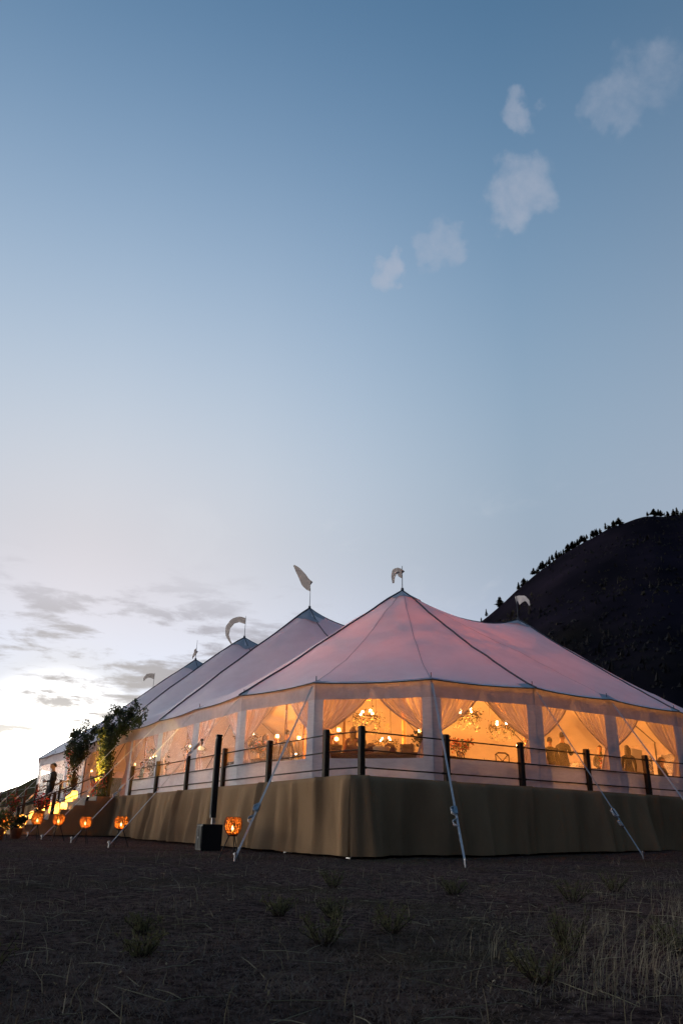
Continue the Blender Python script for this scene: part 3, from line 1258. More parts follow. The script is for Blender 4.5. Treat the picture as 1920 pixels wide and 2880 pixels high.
    MB().tube(rope + [rope[0]], .016, 6, cap=False).build('eave_rope', M_SEAM, roof, TO)
    return roof


build_roof()


def wall_bay(i, door=False, seed=0, plain=False):
    a, b = Vector(POLES[i]), Vector(POLES[(i + 1) % NP])
    d = b - a
    L = d.length
    d.normalize()
    nrm = Vector((d.y, -d.x))           # outward
    ztop = 2.56
    zb, zt = .60, 2.07
    sw = .25
    cols = [0, sw * .5, sw] + [sw + (L - 2 * sw) * j / 30 for j in range(1, 30)] + [L - sw, L - sw * .5, L]
    rowsz = [.012, .10, .22, .34, .46, zb] + [zb + (zt - zb) * j / 10 for j in range(1, 10)] + [zt, 2.17, 2.27, 2.37, 2.47, ztop]
    nb, nt = 5, 15
    rows = []
    for z in rowsz:
        row = []
        for s in cols:
            t = s / L
            e = math.sin(PI * min(1, max(0, t)))
            o = .020 * mnoise.noise((s * 1.3, z * .8, seed)) * e
            if z < zb:
                o += .045 * (1 - z / zb) * mnoise.noise((s * 2.6 + z * 1.5 * (t - .5) * 3, z * .3, seed + 5)) * e
            if z > zt:
                o += .022 * mnoise.noise((s * 6.5, z * 1.2, seed + 9)) * (ztop - z) / .4
            sagz = -.05 * 4 * t * (1 - t) if z > zt else (-.015 * 4 * t * (1 - t))
            q = a + d * s + nrm * o
            row.append((q.x, q.y, H + z + sagz))
        rows.append(row)
    nc = len(cols)
    if door:
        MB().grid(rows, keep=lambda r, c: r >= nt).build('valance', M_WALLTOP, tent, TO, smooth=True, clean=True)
        return
    if plain:
        MB().grid(rows).build('wall_panel', M_WALL, tent, TO, smooth=True)
        return
    fr = MB()
    fr.grid(rows, 0, keep=lambda r, c: r < nb or (r < nt and (c < 2 or c >= nc - 3)))
    p = fr.build('wall_panel', M_WALL, tent, TO, smooth=True, clean=True)
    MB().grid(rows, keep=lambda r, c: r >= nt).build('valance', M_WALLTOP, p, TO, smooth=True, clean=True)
    w = MB().grid(rows, keep=lambda r, c: nb <= r < nt and 2 <= c < nc - 3).build('window_pane', M_VINYL, p, TO, smooth=True, clean=True)
    uv = w.data.uv_layers.new(name='UVMap')
    for lp in w.data.loops:
        co = w.data.vertices[lp.vertex_index].co
        q = Vector((co.x + TO[0] - a.x, co.y + TO[1] - a.y))
        uv.data[lp.index].uv = (q.dot(d) + i * 3.1, co.z)
    # stitched edge of the window
    st = MB()
    x0, x1 = sw, L - sw
    loop = [(x0, zb), (x1, zb), (x1, zt), (x0, zt)]
    MBp = [tuple((a + d * s + nrm * .022)) + (H + z - (.03 if z == zt else .0),) for s, z in loop]


ENTRY = {}
for i in range(NP):
    a, b = POLES[i], POLES[(i + 1) % NP]
    m = ((a[0] + b[0]) / 2, (a[1] + b[1]) / 2)
    door = m[0] < .5 and 16.6 < m[1] < 23.4
    wall_bay(i, door=door, seed=i * 1.7)
    q = pole_out(i)
    x, y = a[0] - q.x * .05, a[1] - q.y * .05
    pb = MB()
    pb.tube([(x, y, H), (x, y, EAVE + .02)], .024, 8)
    pb.tube([(x, y, EAVE), (x, y, EAVE + .20)], .011, 6)
    pb.build('side_pole', M_SEAM, tent, TO)
for x, y, h in PEAKS:
    MB().tube([(x, y, H), (x, y, H + h - .03)], [.075, .06], 12).build('centre_pole', M_POLE, tent, TO)


# guy straps: eave point -> ground stake
def guy(i, stake, rat=None, wid=.042):
    q = pole_out(i)
    a = Vector((POLES[i][0] + q.x * .12, POLES[i][1] + q.y * .12, EAVE - .10))
    s = Vector((stake[0], stake[1], ground_z(*stake) + .04))
    d = (s - a)
    side = Vector((d.y, -d.x, 0))
    pth = [a + d * t for t in (0, .25, .5, .75, 1)]
    g = MB().strip(pth, wid, .006, side).build('guy_strap', M_STRAP, tent, TO)
    st = MB()
    u = d.normalized()
    st.tube([s - Vector((0, 0, .25)) , s + Vector((0, 0, .10)) - u * .02], .018, 8)
    st.tube([s + Vector((0, 0, .07)), s + Vector((0, 0, .10))], .034, 8)
    st.tube([s - u * .16, s], .012, 6)
    st.build('ground_stake', M_STEEL, g, TO)
    if rat:
        r = MB()
        for f, ln, th in ((rat, .26, .05), (rat + .055, .2, .035)):
            c = a + d * f
            loop = [c - u * ln * .5, c - u * ln * .25 + side.normalized() * .09, c + u * ln * .2 + side.normalized() * .085, c + u * ln * .5]
            r.strip(loop, .05, .012, u.cross(side))
        r.build('strap_loop', M_STRAP, g, TO, smooth=True)
        c = a + d * rat
        MB().box(c, (.20, .07, .055), M=u.to_track_quat('X', 'Z').to_matrix()).box(c + u * .02 + side.normalized() * .05, (.14, .06, .02), M=u.to_track_quat('X', 'Z').to_matrix()).build('ratchet', M_STEEL, g, TO)
    return a, s


# ------------------------------------------------------------------ guys, one per visible pole
PIDX = {n: i for i, n in enumerate(['A', 'B', 'C', 'D', 'E'])}
guy(0, (-2.75, -.35), .77)
guy(1, (.45, -3.15), .77)
guy(2, (5.9, -2.65), .77)
guy(3, (7.4, -3.6), .84)
guy(4, (13.6, -2.9), .72)
LAMP_LINE = None
for j, y in enumerate(LEFT_Y):
    i = NP - 1 - j
    LL = guy(i, (-3.35 - .12 * j if j < 3 else -3.3, y - .35 - (.15 * j if j < 3 else 0)), .62 if j != 0 else .36, .034)
    if j == 0:
        LAMP_LINE = LL


# ------------------------------------------------------------------ pennants on the peaks
def pennant(idx, label, hoist, path, top, white=False):
    """path: centre line in (metres away from pole, metres up from the hoist centre), with width"""
    x, y, h = PEAKS[idx]
    zb = H + h
    t = thing('pennant_flag', label, 'flag', (x, y, zb), group='pennants flying from the tent peaks')
    org = t.location
    MB().tube([(x, y, zb + .05), (x, y, zb + top)], [.016, .010], 8).build('flagpole', M_SEAM, t, org)
    wd = Vector((-.83, .55, 0)).normalized()
    if path[-1][0] < 0:
        pass
    rows = []
    n = 26
    xs = [p[0] for p in path]
    us = np.linspace(0, 1, len(path))
    for i in range(n + 1):
        u = i / n
        s = np.interp(u, us, xs) * .9
        zc = np.interp(u, us, [p[1] for p in path])
        wv = np.interp(u, us, [p[2] for p in path]) * .7
        du = .02
        ds = np.interp(min(1, u + du), us, xs) - np.interp(max(0, u - du), us, xs)
        dz = np.interp(min(1, u + du), us, [p[1] for p in path]) - np.interp(max(0, u - du), us, [p[1] for p in path])
        ln = math.hypot(ds, dz) or 1
        ns, nz_ = (-dz / ln, ds / ln)
        row = []
        for j in range(7):
            f = j / 6 - .5
            ss, zz = s + ns * wv * f, zc + nz_ * wv * f
            if u == 0:
                ss, zz = 0, zc + wv * f
            rip = .05 * math.sin(u * 6 + f * 1.2) * u + .008 * math.sin(f * 5 + u * 4)
            row.append((x + wd.x * ss + wd.y * rip, y + wd.y * ss - wd.x * rip, zb + hoist + zz))
        rows.append(row)
    MB().grid(rows).build('pennant', M_FLAGW if white else M_FLAG, t, org, smooth=True)


pennant(0, 'short hooked grey pennant flying from the tallest peak, nearest the meadow', .62, [(0, 0, .46), (.14, .16, .34), (.30, .12, .30), (.37, -.10, .2), (.36, -.34, .1)], .95)
pennant(1, 'large swallowtail grey pennant blown upwards, on the second peak along', 1.0, [(0, 0, .66), (.22, .16, .62), (.42, .46, .50), (.66, .76, .34), (.86, .98, .12)], .92)
pennant(2, 'long grey pennant curled into a hoop on the third peak along', .86, [(0, 0, .44), (.34, .10, .44), (.72, .0, .42), (.98, -.34, .36), (.98, -.74, .24), (.80, -1.05, .14), (.62, -1.28, .06), (.30, -1.40, .03)], 1.12)
pennant(3, 'narrow grey pennant hanging limp down its pole on the fourth peak along', .55, [(0, 0, .4), (.06, -.16, .26), (.14, -.32, .18), (.20, -.50, .08)], 1.15)
pennant(4, 'small drooping grey pennant on the farthest peak, above the flower arch', .92, [(0, 0, .5), (.25, .06, .42), (.50, .04, .36), (.66, -.12, .24), (.72, -.3, .1)], 1.15)
pennant(5, 'white pennant in front of the dark hill, on the second row of peaks', .78, [(0, 0, .52), (-.16, .08, .46), (-.34, .12, .34), (-.48, .02, .2), (-.56, -.18, .06)], 1.0, True)


# ------------------------------------------------------------------ curtains tied at each pole
def curtain(i, side, label, W=None, tie=1.18, seed=0.0, straight=False):
    """side=+1: hangs from pole i towards pole i+1; side=-1: towards pole i-1"""
    a = Vector(POLES[i])
    b = Vector(POLES[(i + side) % NP])
    d = b - a
    L = d.length
    d.normalize()
    inn = Vector((-d.y, d.x)) * side       # inwards
    W = W or L * (.47 if i < 5 and not (i == 0 and side < 0) else .36)
    base = a + inn * .13
    t = thing('tieback_curtain', label, 'curtain', (base.x, base.y, H), group='sheer curtains tied back to the tent poles')
    rows = []
    ztop = 2.36
    n = 40
    for iz in range(34):
        q = iz / 33
        z = ztop - (ztop - .03) * q
        if z >= tie:
            f = (ztop - z) / (ztop - tie)
            w0 = W * (1 - f ** 1.55) + .13 * f
        else:
            f = (tie - z) / tie
            w0 = .13 + (.26 * min(1, f * 2.2) ** .8)
        squeeze = 1 - w0 / W
        row = []
        for j in range(n + 1):
            s = j / n
            x = .03 + w0 * s
            sag = -.05 * (1 - q) * math.sin(PI * s) * 0
            amp = .018 + .022 * squeeze
            rip = amp * math.sin(s * (46 + 6 * math.sin(seed)) + seed * 3 + 1.2 * q) + .012 * math.sin(s * 17 + seed)
            p = base + d * x + inn * rip
            row.append((p.x, p.y, H + z))
        rows.append(row)
    dr = MB().grid(rows).build('drape', M_STREAK, t, t.location, smooth=True)
    ul = dr.data.uv_layers.new(name='UVMap')
    nc = n + 1
    for lp in dr.data.loops:
        vi = lp.vertex_index
        ul.data[lp.index].uv = ((vi % nc) / n + seed, 1 - (vi // nc) / 33 + seed * 2)
    # gathered hem on the free edge and the tie
    edge = [(Vector(r[-1]) - Vector((0, 0, 0))) for r in rows]
    side3 = Vector((d.x, d.y, 0))
    MB().strip(edge, .06, .006, side3).build('hem', M_SHEER, t, t.location)
    c = base + d * .09
    MB().lathe([(.085, -.04), (.10, 0), (.085, .04)], (c.x, c.y, H + tie), 14, closed=False).build('tie_band', M_SHEER, t, t.location)
    return t


LBL = {0: 'the rounded near corner pole', 1: 'the second pole on the meadow side', 2: 'the third pole on the meadow side',
       3: 'the fourth pole on the meadow side', 4: 'the fifth pole on the meadow side'}
for i in range(5):
    if i > 0:
        curtain(i, -1, 'sheer curtain gathered to %s, sweeping towards the corner' % LBL[i], seed=i * 1.3)
    curtain(i, 1, 'sheer curtain gathered to %s, sweeping away from the corner' % LBL[i], seed=i * 1.3 + .7)
ORD = ['first', 'second', 'third', 'fourth', 'fifth']
curtain(0, -1, 'sheer curtain behind crinkled plastic, tied to the rounded near corner pole', seed=8.1)
for j in range(4):
    i = NP - 1 - j
    curtain(i, 1, 'sheer curtain on the %s straight pole of the long side, swept towards the near corner' % ORD[j], seed=j * 2.1)
    if j < 3:
        curtain(i, -1, 'sheer curtain on the %s straight pole of the long side, swept towards the flower arch' % ORD[j], seed=j * 2.1 + 1)
for j in range(5, 8):
    i = NP - 1 - j
    curtain(i, -1, 'sheer curtain far along the long side, %s pole past the steps' % ORD[j - 5], seed=j * 1.1)
# heavy door drape
def door_drape(label, y0, y1, lit):
    t = thing('door_drape', label, 'curtain', (LX + .1, (y0 + y1) / 2, H), group='heavy drapes at the tent entrance')
    rows = []
    for iz in range(20):
        q = iz / 19
        z = 2.3 * (1 - q) + .02
        pinch = 1 - .55 * math.exp(-((z - 1.1) / .35) ** 2)
        c = y0 if lit else y1
        row = []
        for j in range(25):
            s = j / 24
            y = c + (y1 - y0) * (s if lit else s - 1) * pinch
            row.append((LX + .1 + .04 * math.sin(s * 30), y, H + z))
        rows.append(row)
    MB().grid(rows).build('drape', M_SHEER, t, t.location, smooth=True)


door_drape('pale drape gathered beside the red flower column at the entrance', 22.2, 23.3, False)
door_drape('pale drape gathered beside the yellow-lit vine column at the entrance', 16.75, 17.5, True)


# ================================================================== ENTRANCE FLOWERS
def branch_path(p0, p1, wob, n=7):
    p0, p1 = Vector(p0), Vector(p1)
    out = []
    for i in range(n):
        t = i / (n - 1)
        q = p0.lerp(p1, t)
        out.append(q + Vector((random.gauss(0, wob), random.gauss(0, wob), random.gauss(0, wob))) * math.sin(PI * t))
    return out


def flower_column(label, base, top_z, branches, body, flowers, seed):
    random.seed(seed)
    t = thing('flower_column', label, 'flower arch', base, group='leafy flower columns at the tent entrance')
    org = t.location
    st, lf = MB(), MB()
    pts = []
    trunks = []
    for k in range(4):
        p = (base[0] + random.uniform(-.12, .12), base[1] + random.uniform(-.2, .2), base[2])
        q = (base[0] + random.uniform(-.1, .1), base[1] + random.uniform(-.15, .35), base[2] + top_z)
        pa = branch_path(p, q, .10, 9)
        st.tube(pa, [.045 - .003 * i for i in range(9)], 7)
        trunks.append(pa)
    for (sx, sy, sz), (ex, ey, ez), nl in branches:
        pa = branch_path((base[0] + sx, base[1] + sy, base[2] + sz), (base[0] + ex, base[1] + ey, base[2] + ez), .10, 9)
        st.tube(pa, [.028 - .0024 * i for i in range(9)], 6)
        for q in range(9):
            a = pa[random.randint(2, 8)]
            e = a + Vector((random.gauss(0, .14), random.gauss(0, .26), random.gauss(.08, .26)))
            tw = branch_path(a, e, .03, 4)
            st.tube(tw, [.009, .007, .005, .003], 4)
            for _ in range(nl // 6):
                s = random.random()
                w = tw[min(3, int(s * 4))]
                pts.append(w + Vector((random.gauss(0, .06), random.gauss(0, .08), random.gauss(0, .07))))
    lf.leaves(pts, .105)
    st.build('stems', M_STEM, t, org)
    struct(lf.build('foliage', M_LEAFD, t, org), 'stuff')
    for (cy, cz, ry, rz, n, m, nm) in body:
        b = MB()
        pp = []
        for _ in range(n):
            a = random.uniform(0, 2 * PI)
            r = math.sqrt(random.random())
            z = random.uniform(-1, 1)
            pp.append((base[0] + random.gauss(-.08, .13), base[1] + cy + ry * r * math.cos(a), base[2] + cz + rz * z))
        b.leaves(pp, .085, up=-.5, aspect=.55)
        struct(b.build(nm, m, t, org), 'stuff')
    for (cy, cz, m) in flowers:
        b = MB()
        for q in range(16):
            c = Vector((base[0] - .2 + random.gauss(0, .07), base[1] + cy + random.gauss(0, .11), base[2] + cz + random.gauss(0, .13)))
            for k in range(6):
                a = 2 * PI * k / 6
                d = Vector((-.5, math.cos(a), math.sin(a))) * .05
                e = Vector((0, -math.sin(a), math.cos(a))) * .022
                b.add([c, c + d * .6 + e, c + d, c + d * .6 - e], [(0, 1, 2, 3)])
        b.build('flower_cluster', m, t, org)
    return t


flower_column('tall vine-clad column at the entrance, lit yellow, with dark branches spreading over the eave', (-.36, 17.75, H), 2.45,
              [((0, .1, 2.2), (-.1, -3.5, 2.55), 560), ((0, .1, 2.3), (0, -2.6, 3.05), 560), ((0, .2, 2.4), (-.1, -1.0, 3.25), 520), ((0, .2, 2.3), (0, 1.2, 3.05), 470),
               ((0, .1, 2.2), (-.1, 2.7, 2.75), 470), ((0, .1, 2.0), (-.2, -1.5, 2.35), 520), ((0, .1, 2.0), (-.2, .8, 2.5), 480), ((0, -.1, 1.9), (-.2, -.6, 1.5), 300)],
              [(.25, 1.65, .42, .80, 1900, M_LEAFLIT, 'trailing_vine'), (-.30, 1.45, .25, .9, 480, M_LEAFD, 'dark_vine'), (.75, 1.75, .3, .55, 420, M_LEAFD, 'dark_vine'),
               (.1, .45, .5, .45, 620, M_LEAFG, 'ground_foliage')],
              [(.9, .55, M_ORNG), (1.15, .35, M_RED), (.35, .6, M_ORNG), (-.1, .4, M_ORNG), (-.45, .6, M_RED), (.75, .15, M_RED)], 4)
flower_column('leafy column at the entrance with a bright cluster of red flowers', (-.36, 23.1, H), 2.2,
              [((0, 0, 2.0), (-.1, -1.3, 2.75), 360), ((0, 0, 2.0), (0, .4, 3.1), 360), ((0, 0, 2.0), (0, 1.4, 2.75), 360), ((0, 0, 1.9), (-.1, -1.0, 1.75), 360),
               ((0, 0, 1.8), (-.1, 1.6, 2.15), 330), ((0, 0, 1.9), (-.2, -.3, 1.6), 330), ((0, 0, 2.1), (0, -2.2, 2.55), 340)],
              [(0, 1.3, .3, .6, 420, M_LEAFD, 'dark_vine'), (-.7, 1.75, .3, .3, 260, M_LEAFD, 'dark_vine'), (0, .35, .4, .35, 320, M_LEAFD, 'ground_foliage')],
              [(.3, 1.95, M_RED), (.55, 1.75, M_RED), (.45, 1.55, M_ORNG), (.2, 1.3, M_RED), (.1, .95, M_ORNG), (.2, .3, M_RED)], 6)


def potted_bush(label, loc, r, h, mats, seed, pot=True, cat='plant'):
    random.seed(seed)
    t = thing('potted_bush', label, cat, loc)
    if pot:
        MB().lathe([(.12, 0), (.15, .02), (.19, .26), (.21, .28), (.21, .32), (.17, .32), (.16, .27)], n=18).build('pot', M_TERRA, t, smooth=True)
    zb = .3 if pot else 0.0
    st = MB()
    tips = []
    for k in range(16):
        a = random.uniform(0, 2 * PI)
        e = (r * random.uniform(.2, 1) * math.cos(a), r * random.uniform(.2, 1) * math.sin(a), zb + h * random.uniform(.5, 1))
        pa = branch_path((0, 0, zb - .05), e, .04, 5)
        st.tube(pa, [.012, .010, .008, .006, .003], 5)
        tips += pa[2:]
    st.build('stems', M_STEM, t)
    for m, n, sz, nm in mats:
        b = MB()
        b.leaves([random.choice(tips) + Vector((random.gauss(0, .08), random.gauss(0, .08), random.gauss(0, .07))) for _ in range(n)], sz, aspect=.6)
        struct(b.build(nm, m, t), 'stuff')
    return t


def gz(x, y, dz=0.0):
    return (x, y, ground_z(x, y) + dz)


potted_bush('round leafy bush in a pot at the foot of the steps, picture edge', gz(-5.15, 10.9), .42, .42, [(M_LEAFG, 420, .09, 'leaves'), (M_ORNG, 60, .07, 'blossoms')], 31)
potted_bush('low dark bush in a pot beside the lowest step', gz(-4.35, 12.6), .36, .36, [(M_LEAFD, 380, .09, 'leaves')], 32)
potted_bush('red-flowered bush on the steps in front of the man in the suit', (-2.6, 18.3, H - .18 * 5), .28, .62, [(M_RED, 240, .085, 'blossoms'), (M_LEAFD, 160, .08, 'leaves')], 33)
potted_bush('tall red and green flower spray at the far edge of the steps', (-2.9, 22.3, H - .18 * 6), .34, .85, [(M_RED, 170, .085, 'blossoms'), (M_LEAFG, 240, .09, 'leaves')], 34)
potted_bush('indoor bush of dark leaves behind the crinkled plastic window near the arch', (.75, 15.0, H), .5, 1.35, [(M_LEAFD, 700, .10, 'leaves'), (M_LEAFLIT, 120, .09, 'lit_leaves')], 35)


# ================================================================== LANTERNS
def lantern_proto():
    t = thing('rattan_lantern', '', 'lantern')
    # basket profile radius, z (0 = bottom of basket)
    prof = [(.085, .0), (.125, .04), (.158, .10), (.172, .17), (.168, .23), (.150, .285), (.128, .315)]
    zs = [p[1] for p in prof]
    rs = [p[0] for p in prof]
    Z0 = .42
    liner = MB().lathe([(r - .006, z + Z0) for r, z in prof], n=24, closed=False).build('liner', M_LINER, t, smooth=True)
    bk = MB()
    for k in range(13):
        z = .005 + .305 * k / 12
        r = float(np.interp(z, zs, rs))
        path = [(r * math.cos(a), r * math.sin(a), Z0 + z + .003 * math.sin(a * 9 + k * PI)) for a in np.linspace(0, 2 * PI, 25)]
        bk.tube(path, .0062, 4, cap=False)
    for k in range(22):
        a = 2 * PI * k / 22
        path = [(r * math.cos(a + .02 * i), r * math.sin(a + .02 * i), Z0 + z) for i, (r, z) in enumerate(prof)]
        bk.tube(path, .0065, 4)
    bk.build('woven_basket', M_RATTAN, t)
    MB().lathe([(.09, Z0 - .02), (.10, Z0), (.10, Z0 + .012), (.085, Z0 + .012)], n=18).build('base_dish', M_PIPE, t, smooth=True)
    MB().lathe([(.035, Z0 + .012), (.035, Z0 + .085), (.02, Z0 + .082)], n=14).build('candle', M_WAX, t)
    MB().lathe([(.006, Z0 + .085), (.024, Z0 + .105), (.018, Z0 + .135), (.004, Z0 + .165)], n=10).build('flame', M_FLAME, t, smooth=True)
    for k in range(3):
        a = 2 * PI * k / 3 + .5
        MB().tube([(.06 * math.cos(a), .06 * math.sin(a), Z0), (.235 * math.cos(a), .235 * math.sin(a), .0)], .0105, 6).build('leg', M_PIPE, t)
    point_light('candle_light', (0, 0, Z0 + .12), 1.9, (1.0, .38, .08), .03, t)
    return t


LANT = lantern_proto()
lspots = [((-2.62, .12), 1.0, 'woven rattan lantern on tripod legs standing by the black loudspeaker'),
          ((-2.95, 6.35), 1.0, 'woven rattan lantern on tripod legs nearest the speaker end of the row of lanterns'),
          ((-3.28, 8.6), 1.0, 'woven rattan lantern on tripod legs, second from the speaker end of the row'),
          ((-3.62, 10.35), 1.0, 'woven rattan lantern on tripod legs, third in the row, below the suited man'),
          ((-4.0, 11.5), 1.0, 'woven rattan lantern on tripod legs, fourth in the row, among red flowers'),
          ((-4.75, 12.9), 1.0, 'woven rattan lantern on tripod legs behind the round leafy bush'),
          ((-5.35, 12.6), 1.0, 'woven rattan lantern on tripod legs cut off by the picture edge')]
for n, ((x, y), s, lab) in enumerate(lspots):
    o = LANT if n == 0 else copy_tree(LANT)
    o.location = (x, y, ground_z(x, y) - .005)
    o.scale = (s * (1 + .07 * math.sin(n * 2.3)), s * (1 + .07 * math.sin(n * 2.3)), s * (1 + .05 * math.cos(n * 1.7)))
    o.rotation_euler = (0, 0, n * 1.1 + .3)
    tag(o, lab, 'lantern', 'rattan lanterns on tripods')


def step_lantern(label, loc, r, h, w):
    t = thing('paper_lantern', label, 'lantern', loc, group='paper lanterns on the steps')
    MB().lathe([(r * .8, .02), (r * .98, h * .2), (r, h * .5), (r * .92, h * .85), (r * .7, h)], n=20, closed=False).build('shade', M_PAPER, t, smooth=True)
    MB().lathe([(r * .85, 0), (r * .85, .025)], n=20).build('base', M_WOOD, t)
    MB().lathe([(.03, .025), (.03, .09)], n=10).build('candle', M_WAX, t)
    MB().lathe([(.005, .09), (.022, .11), (.015, .14), (.003, .17)], n=8).build('flame', M_FLAME, t, smooth=True)
    point_light('candle_light', (0, 0, .18), w * .8, (1.0, .56, .18), .03, t)


step_lantern('tall glowing paper lantern on the step edge above the rattan lanterns', (-2.22, 17.62, H - .18 * 4), .19, .46, 3.2)
step_lantern('small glowing paper lantern on the landing behind the suited man', (-.95, 20.9, H - .18), .15, .34, 2.2)
step_lantern('glowing paper lantern on the lowest steps beside the bush', (-3.3, 17.7, H - .18 * 7), .17, .40, 2.4)
step_lantern('squat glowing paper lantern on the lower step near the far handrail', (-3.75, 18.4, H - .18 * 8), .22, .26, 2.0)
step_lantern('glowing paper lantern at the feet of the suited man', (-2.3, 19.6, H - .18 * 4), .16, .34, 2.2)
step_lantern('glowing paper lantern below the far handrail', (-3.4, 20.4, H - .18 * 7), .19, .40, 2.2)


step_lantern('wide glowing paper lantern on the sixth step under the suited man', (-3.1, 19.2, H - .18 * 6), .24, .34, 2.6)
step_lantern('tall glowing paper lantern at the bottom of the steps behind the leafy bush', (-4.5, 16.6, ground_z(-4.5, 16.6)), .17, .46, 2.4)
step_lantern('small glowing paper lantern on the third step by the near handrail', (-1.85, 17.75, H - .18 * 3), .13, .28, 2.0)
step_lantern('round glowing paper lantern on the fifth step beside the red-flowered bush', (-2.65, 19.0, H - .18 * 5), .18, .30, 2.4)
step_lantern('glowing paper lantern on the grass in front of the lowest step', (-4.45, 18.3, ground_z(-4.45, 18.3)), .18, .42, 2.6)
step_lantern('glowing paper lantern on the landing by the red flower column', (-.5, 22.0, H - .01), .15, .36, 2.4)


# ================================================================== LOUDSPEAKER
def loudspeaker():
    x, y = -1.42, 4.15
    z = ground_z(x, y)
    t = thing('column_loudspeaker', 'black column loudspeaker on a square bass cabinet in front of the burlap', 'loudspeaker', (x, y, z), -.15)
    MB().cbox((0, 0, .30), (.50, .58, .58), .012).build('bass_cabinet', M_BLACK, t)
    MB().box((-.257, 0, .30), (.012, .52, .50)).build('grille', M_BLACK2, t)
    MB().box((-.266, -.02, .30), (.006, .012, .50)).build('grille_seam', M_BLACK, t)
    MB().tube([(-.272, -.03, .27), (-.272, -.03, .31)], .012, 8).build('badge', M_STEEL, t)
    for sx in (-1, 1):
        for sy in (-1, 1):
            MB().tube([(sx * .2, sy * .24, 0), (sx * .2, sy * .24, .012)], .03, 8).build('rubber_foot', M_BLACK, t)
    MB().tube([(.05, -.02, .585), (.05, -.02, .76)], .030, 10).build('pole_socket', M_STEEL, t)
    MB().box((.09, .02, .66), (.05, .05, .10)).tube([(.1, .05, .59), (.16, .12, .63), (.12, .10, .74)], .012, 6).build('clamp', M_STEEL, t)
    MB().cbox((.05, -.02, 1.70), (.135, .15, 1.92), .018).build('speaker_column', M_BLACK, t)
    MB().box((-.021, -.02, 1.70), (.008, .12, 1.80)).build('column_grille', M_BLACK2, t)
    MB().cbox((.05, -.02, 2.685), (.15, .165, .05), .01).build('column_cap', M_BLACK, t)
    for k in range(6):
        pass


loudspeaker()


# ================================================================== CLAMP LAMP ON THE GUY
def guy_lamp():
    a, s = LAMP_LINE
    c = a.lerp(s, .315)
    p = Vector((c.x, c.y, c.z - .22))
    t = thing('clamp_spotlight', 'small white spotlight hanging by a clamp from the guy rope', 'spotlight', p)
    aim = Vector((-.15, 17.9, 3.9))
    d = (aim - p).normalized()
    MB().tube([p - d * .12, p - d * .10, p + d * .10, p + d * .12], [.035, .05, .055, .05], 12).build('lamp_body', M_FLAGW, t, p, smooth=True)
    MB().tube([p + d * .118, p + d * .125], .040, 12).build('lamp_lens', M_BULB, t, p)
    MB().tube([p + Vector((0, 0, .05)), p + Vector((.01, 0, .12)), c + Vector((0, 0, -.02))], [.008, .014, .02], 8).build('hook', M_SEAM, t, p)
    MB().ball(c, (.05, .05, .04)).ball(c + Vector((.02, .02, -.08)), (.03, .03, .04)).build('clamp', M_SEAM, t, p, smooth=True)
    l = bpy.data.lights.new('spot_beam', 'SPOT')
    l.energy = 620
    l.color = (1.0, .68, .20)
    l.spot_size = math.radians(22)
    l.spot_blend = .12
    l.shadow_soft_size = .03
    o = bpy.data.objects.new('spot_beam', l)
    COL.objects.link(o)
    o.parent = t
    o.location = d * .14
    o.rotation_euler = d.to_track_quat('-Z', 'Y').to_euler()


guy_lamp()


def uplight(label, p, aim, watts, col):
    t = thing('uplight', label, 'spotlight', p, group='small uplights at the flower columns')
    d = (Vector(aim) - Vector(p)).normalized()
    MB().tube([d * -.02, d * .12], [.05, .06], 12).build('lamp_body', M_BLACK, t, smooth=True)
    MB().tube([d * .118, d * .124], .05, 12).build('lamp_lens', M_BULB, t)
    MB().box((0, 0, -.03), (.12, .12, .02)).build('foot', M_BLACK, t)
    l = bpy.data.lights.new('uplight_beam', 'SPOT')
    l.energy = watts
    l.color = col
    l.spot_size = math.radians(42)
    l.spot_blend = .5
    l.shadow_soft_size = .04
    o = bpy.data.objects.new('uplight_beam', l)
    COL.objects.link(o)
    o.parent = t
    o.location = d * .14
    o.rotation_euler = d.to_track_quat('-Z', 'Y').to_euler()


uplight('small uplight on the top step under the yellow vine column', (-1.0, 17.75, H - .135), (-.42, 17.95, H + 1.7), 420, (1.0, .66, .16))
uplight('small uplight on the top step under the red flower column', (-1.0, 22.9, H - .135), (-.42, 23.4, H + 1.8), 200, (1.0, .50, .16))


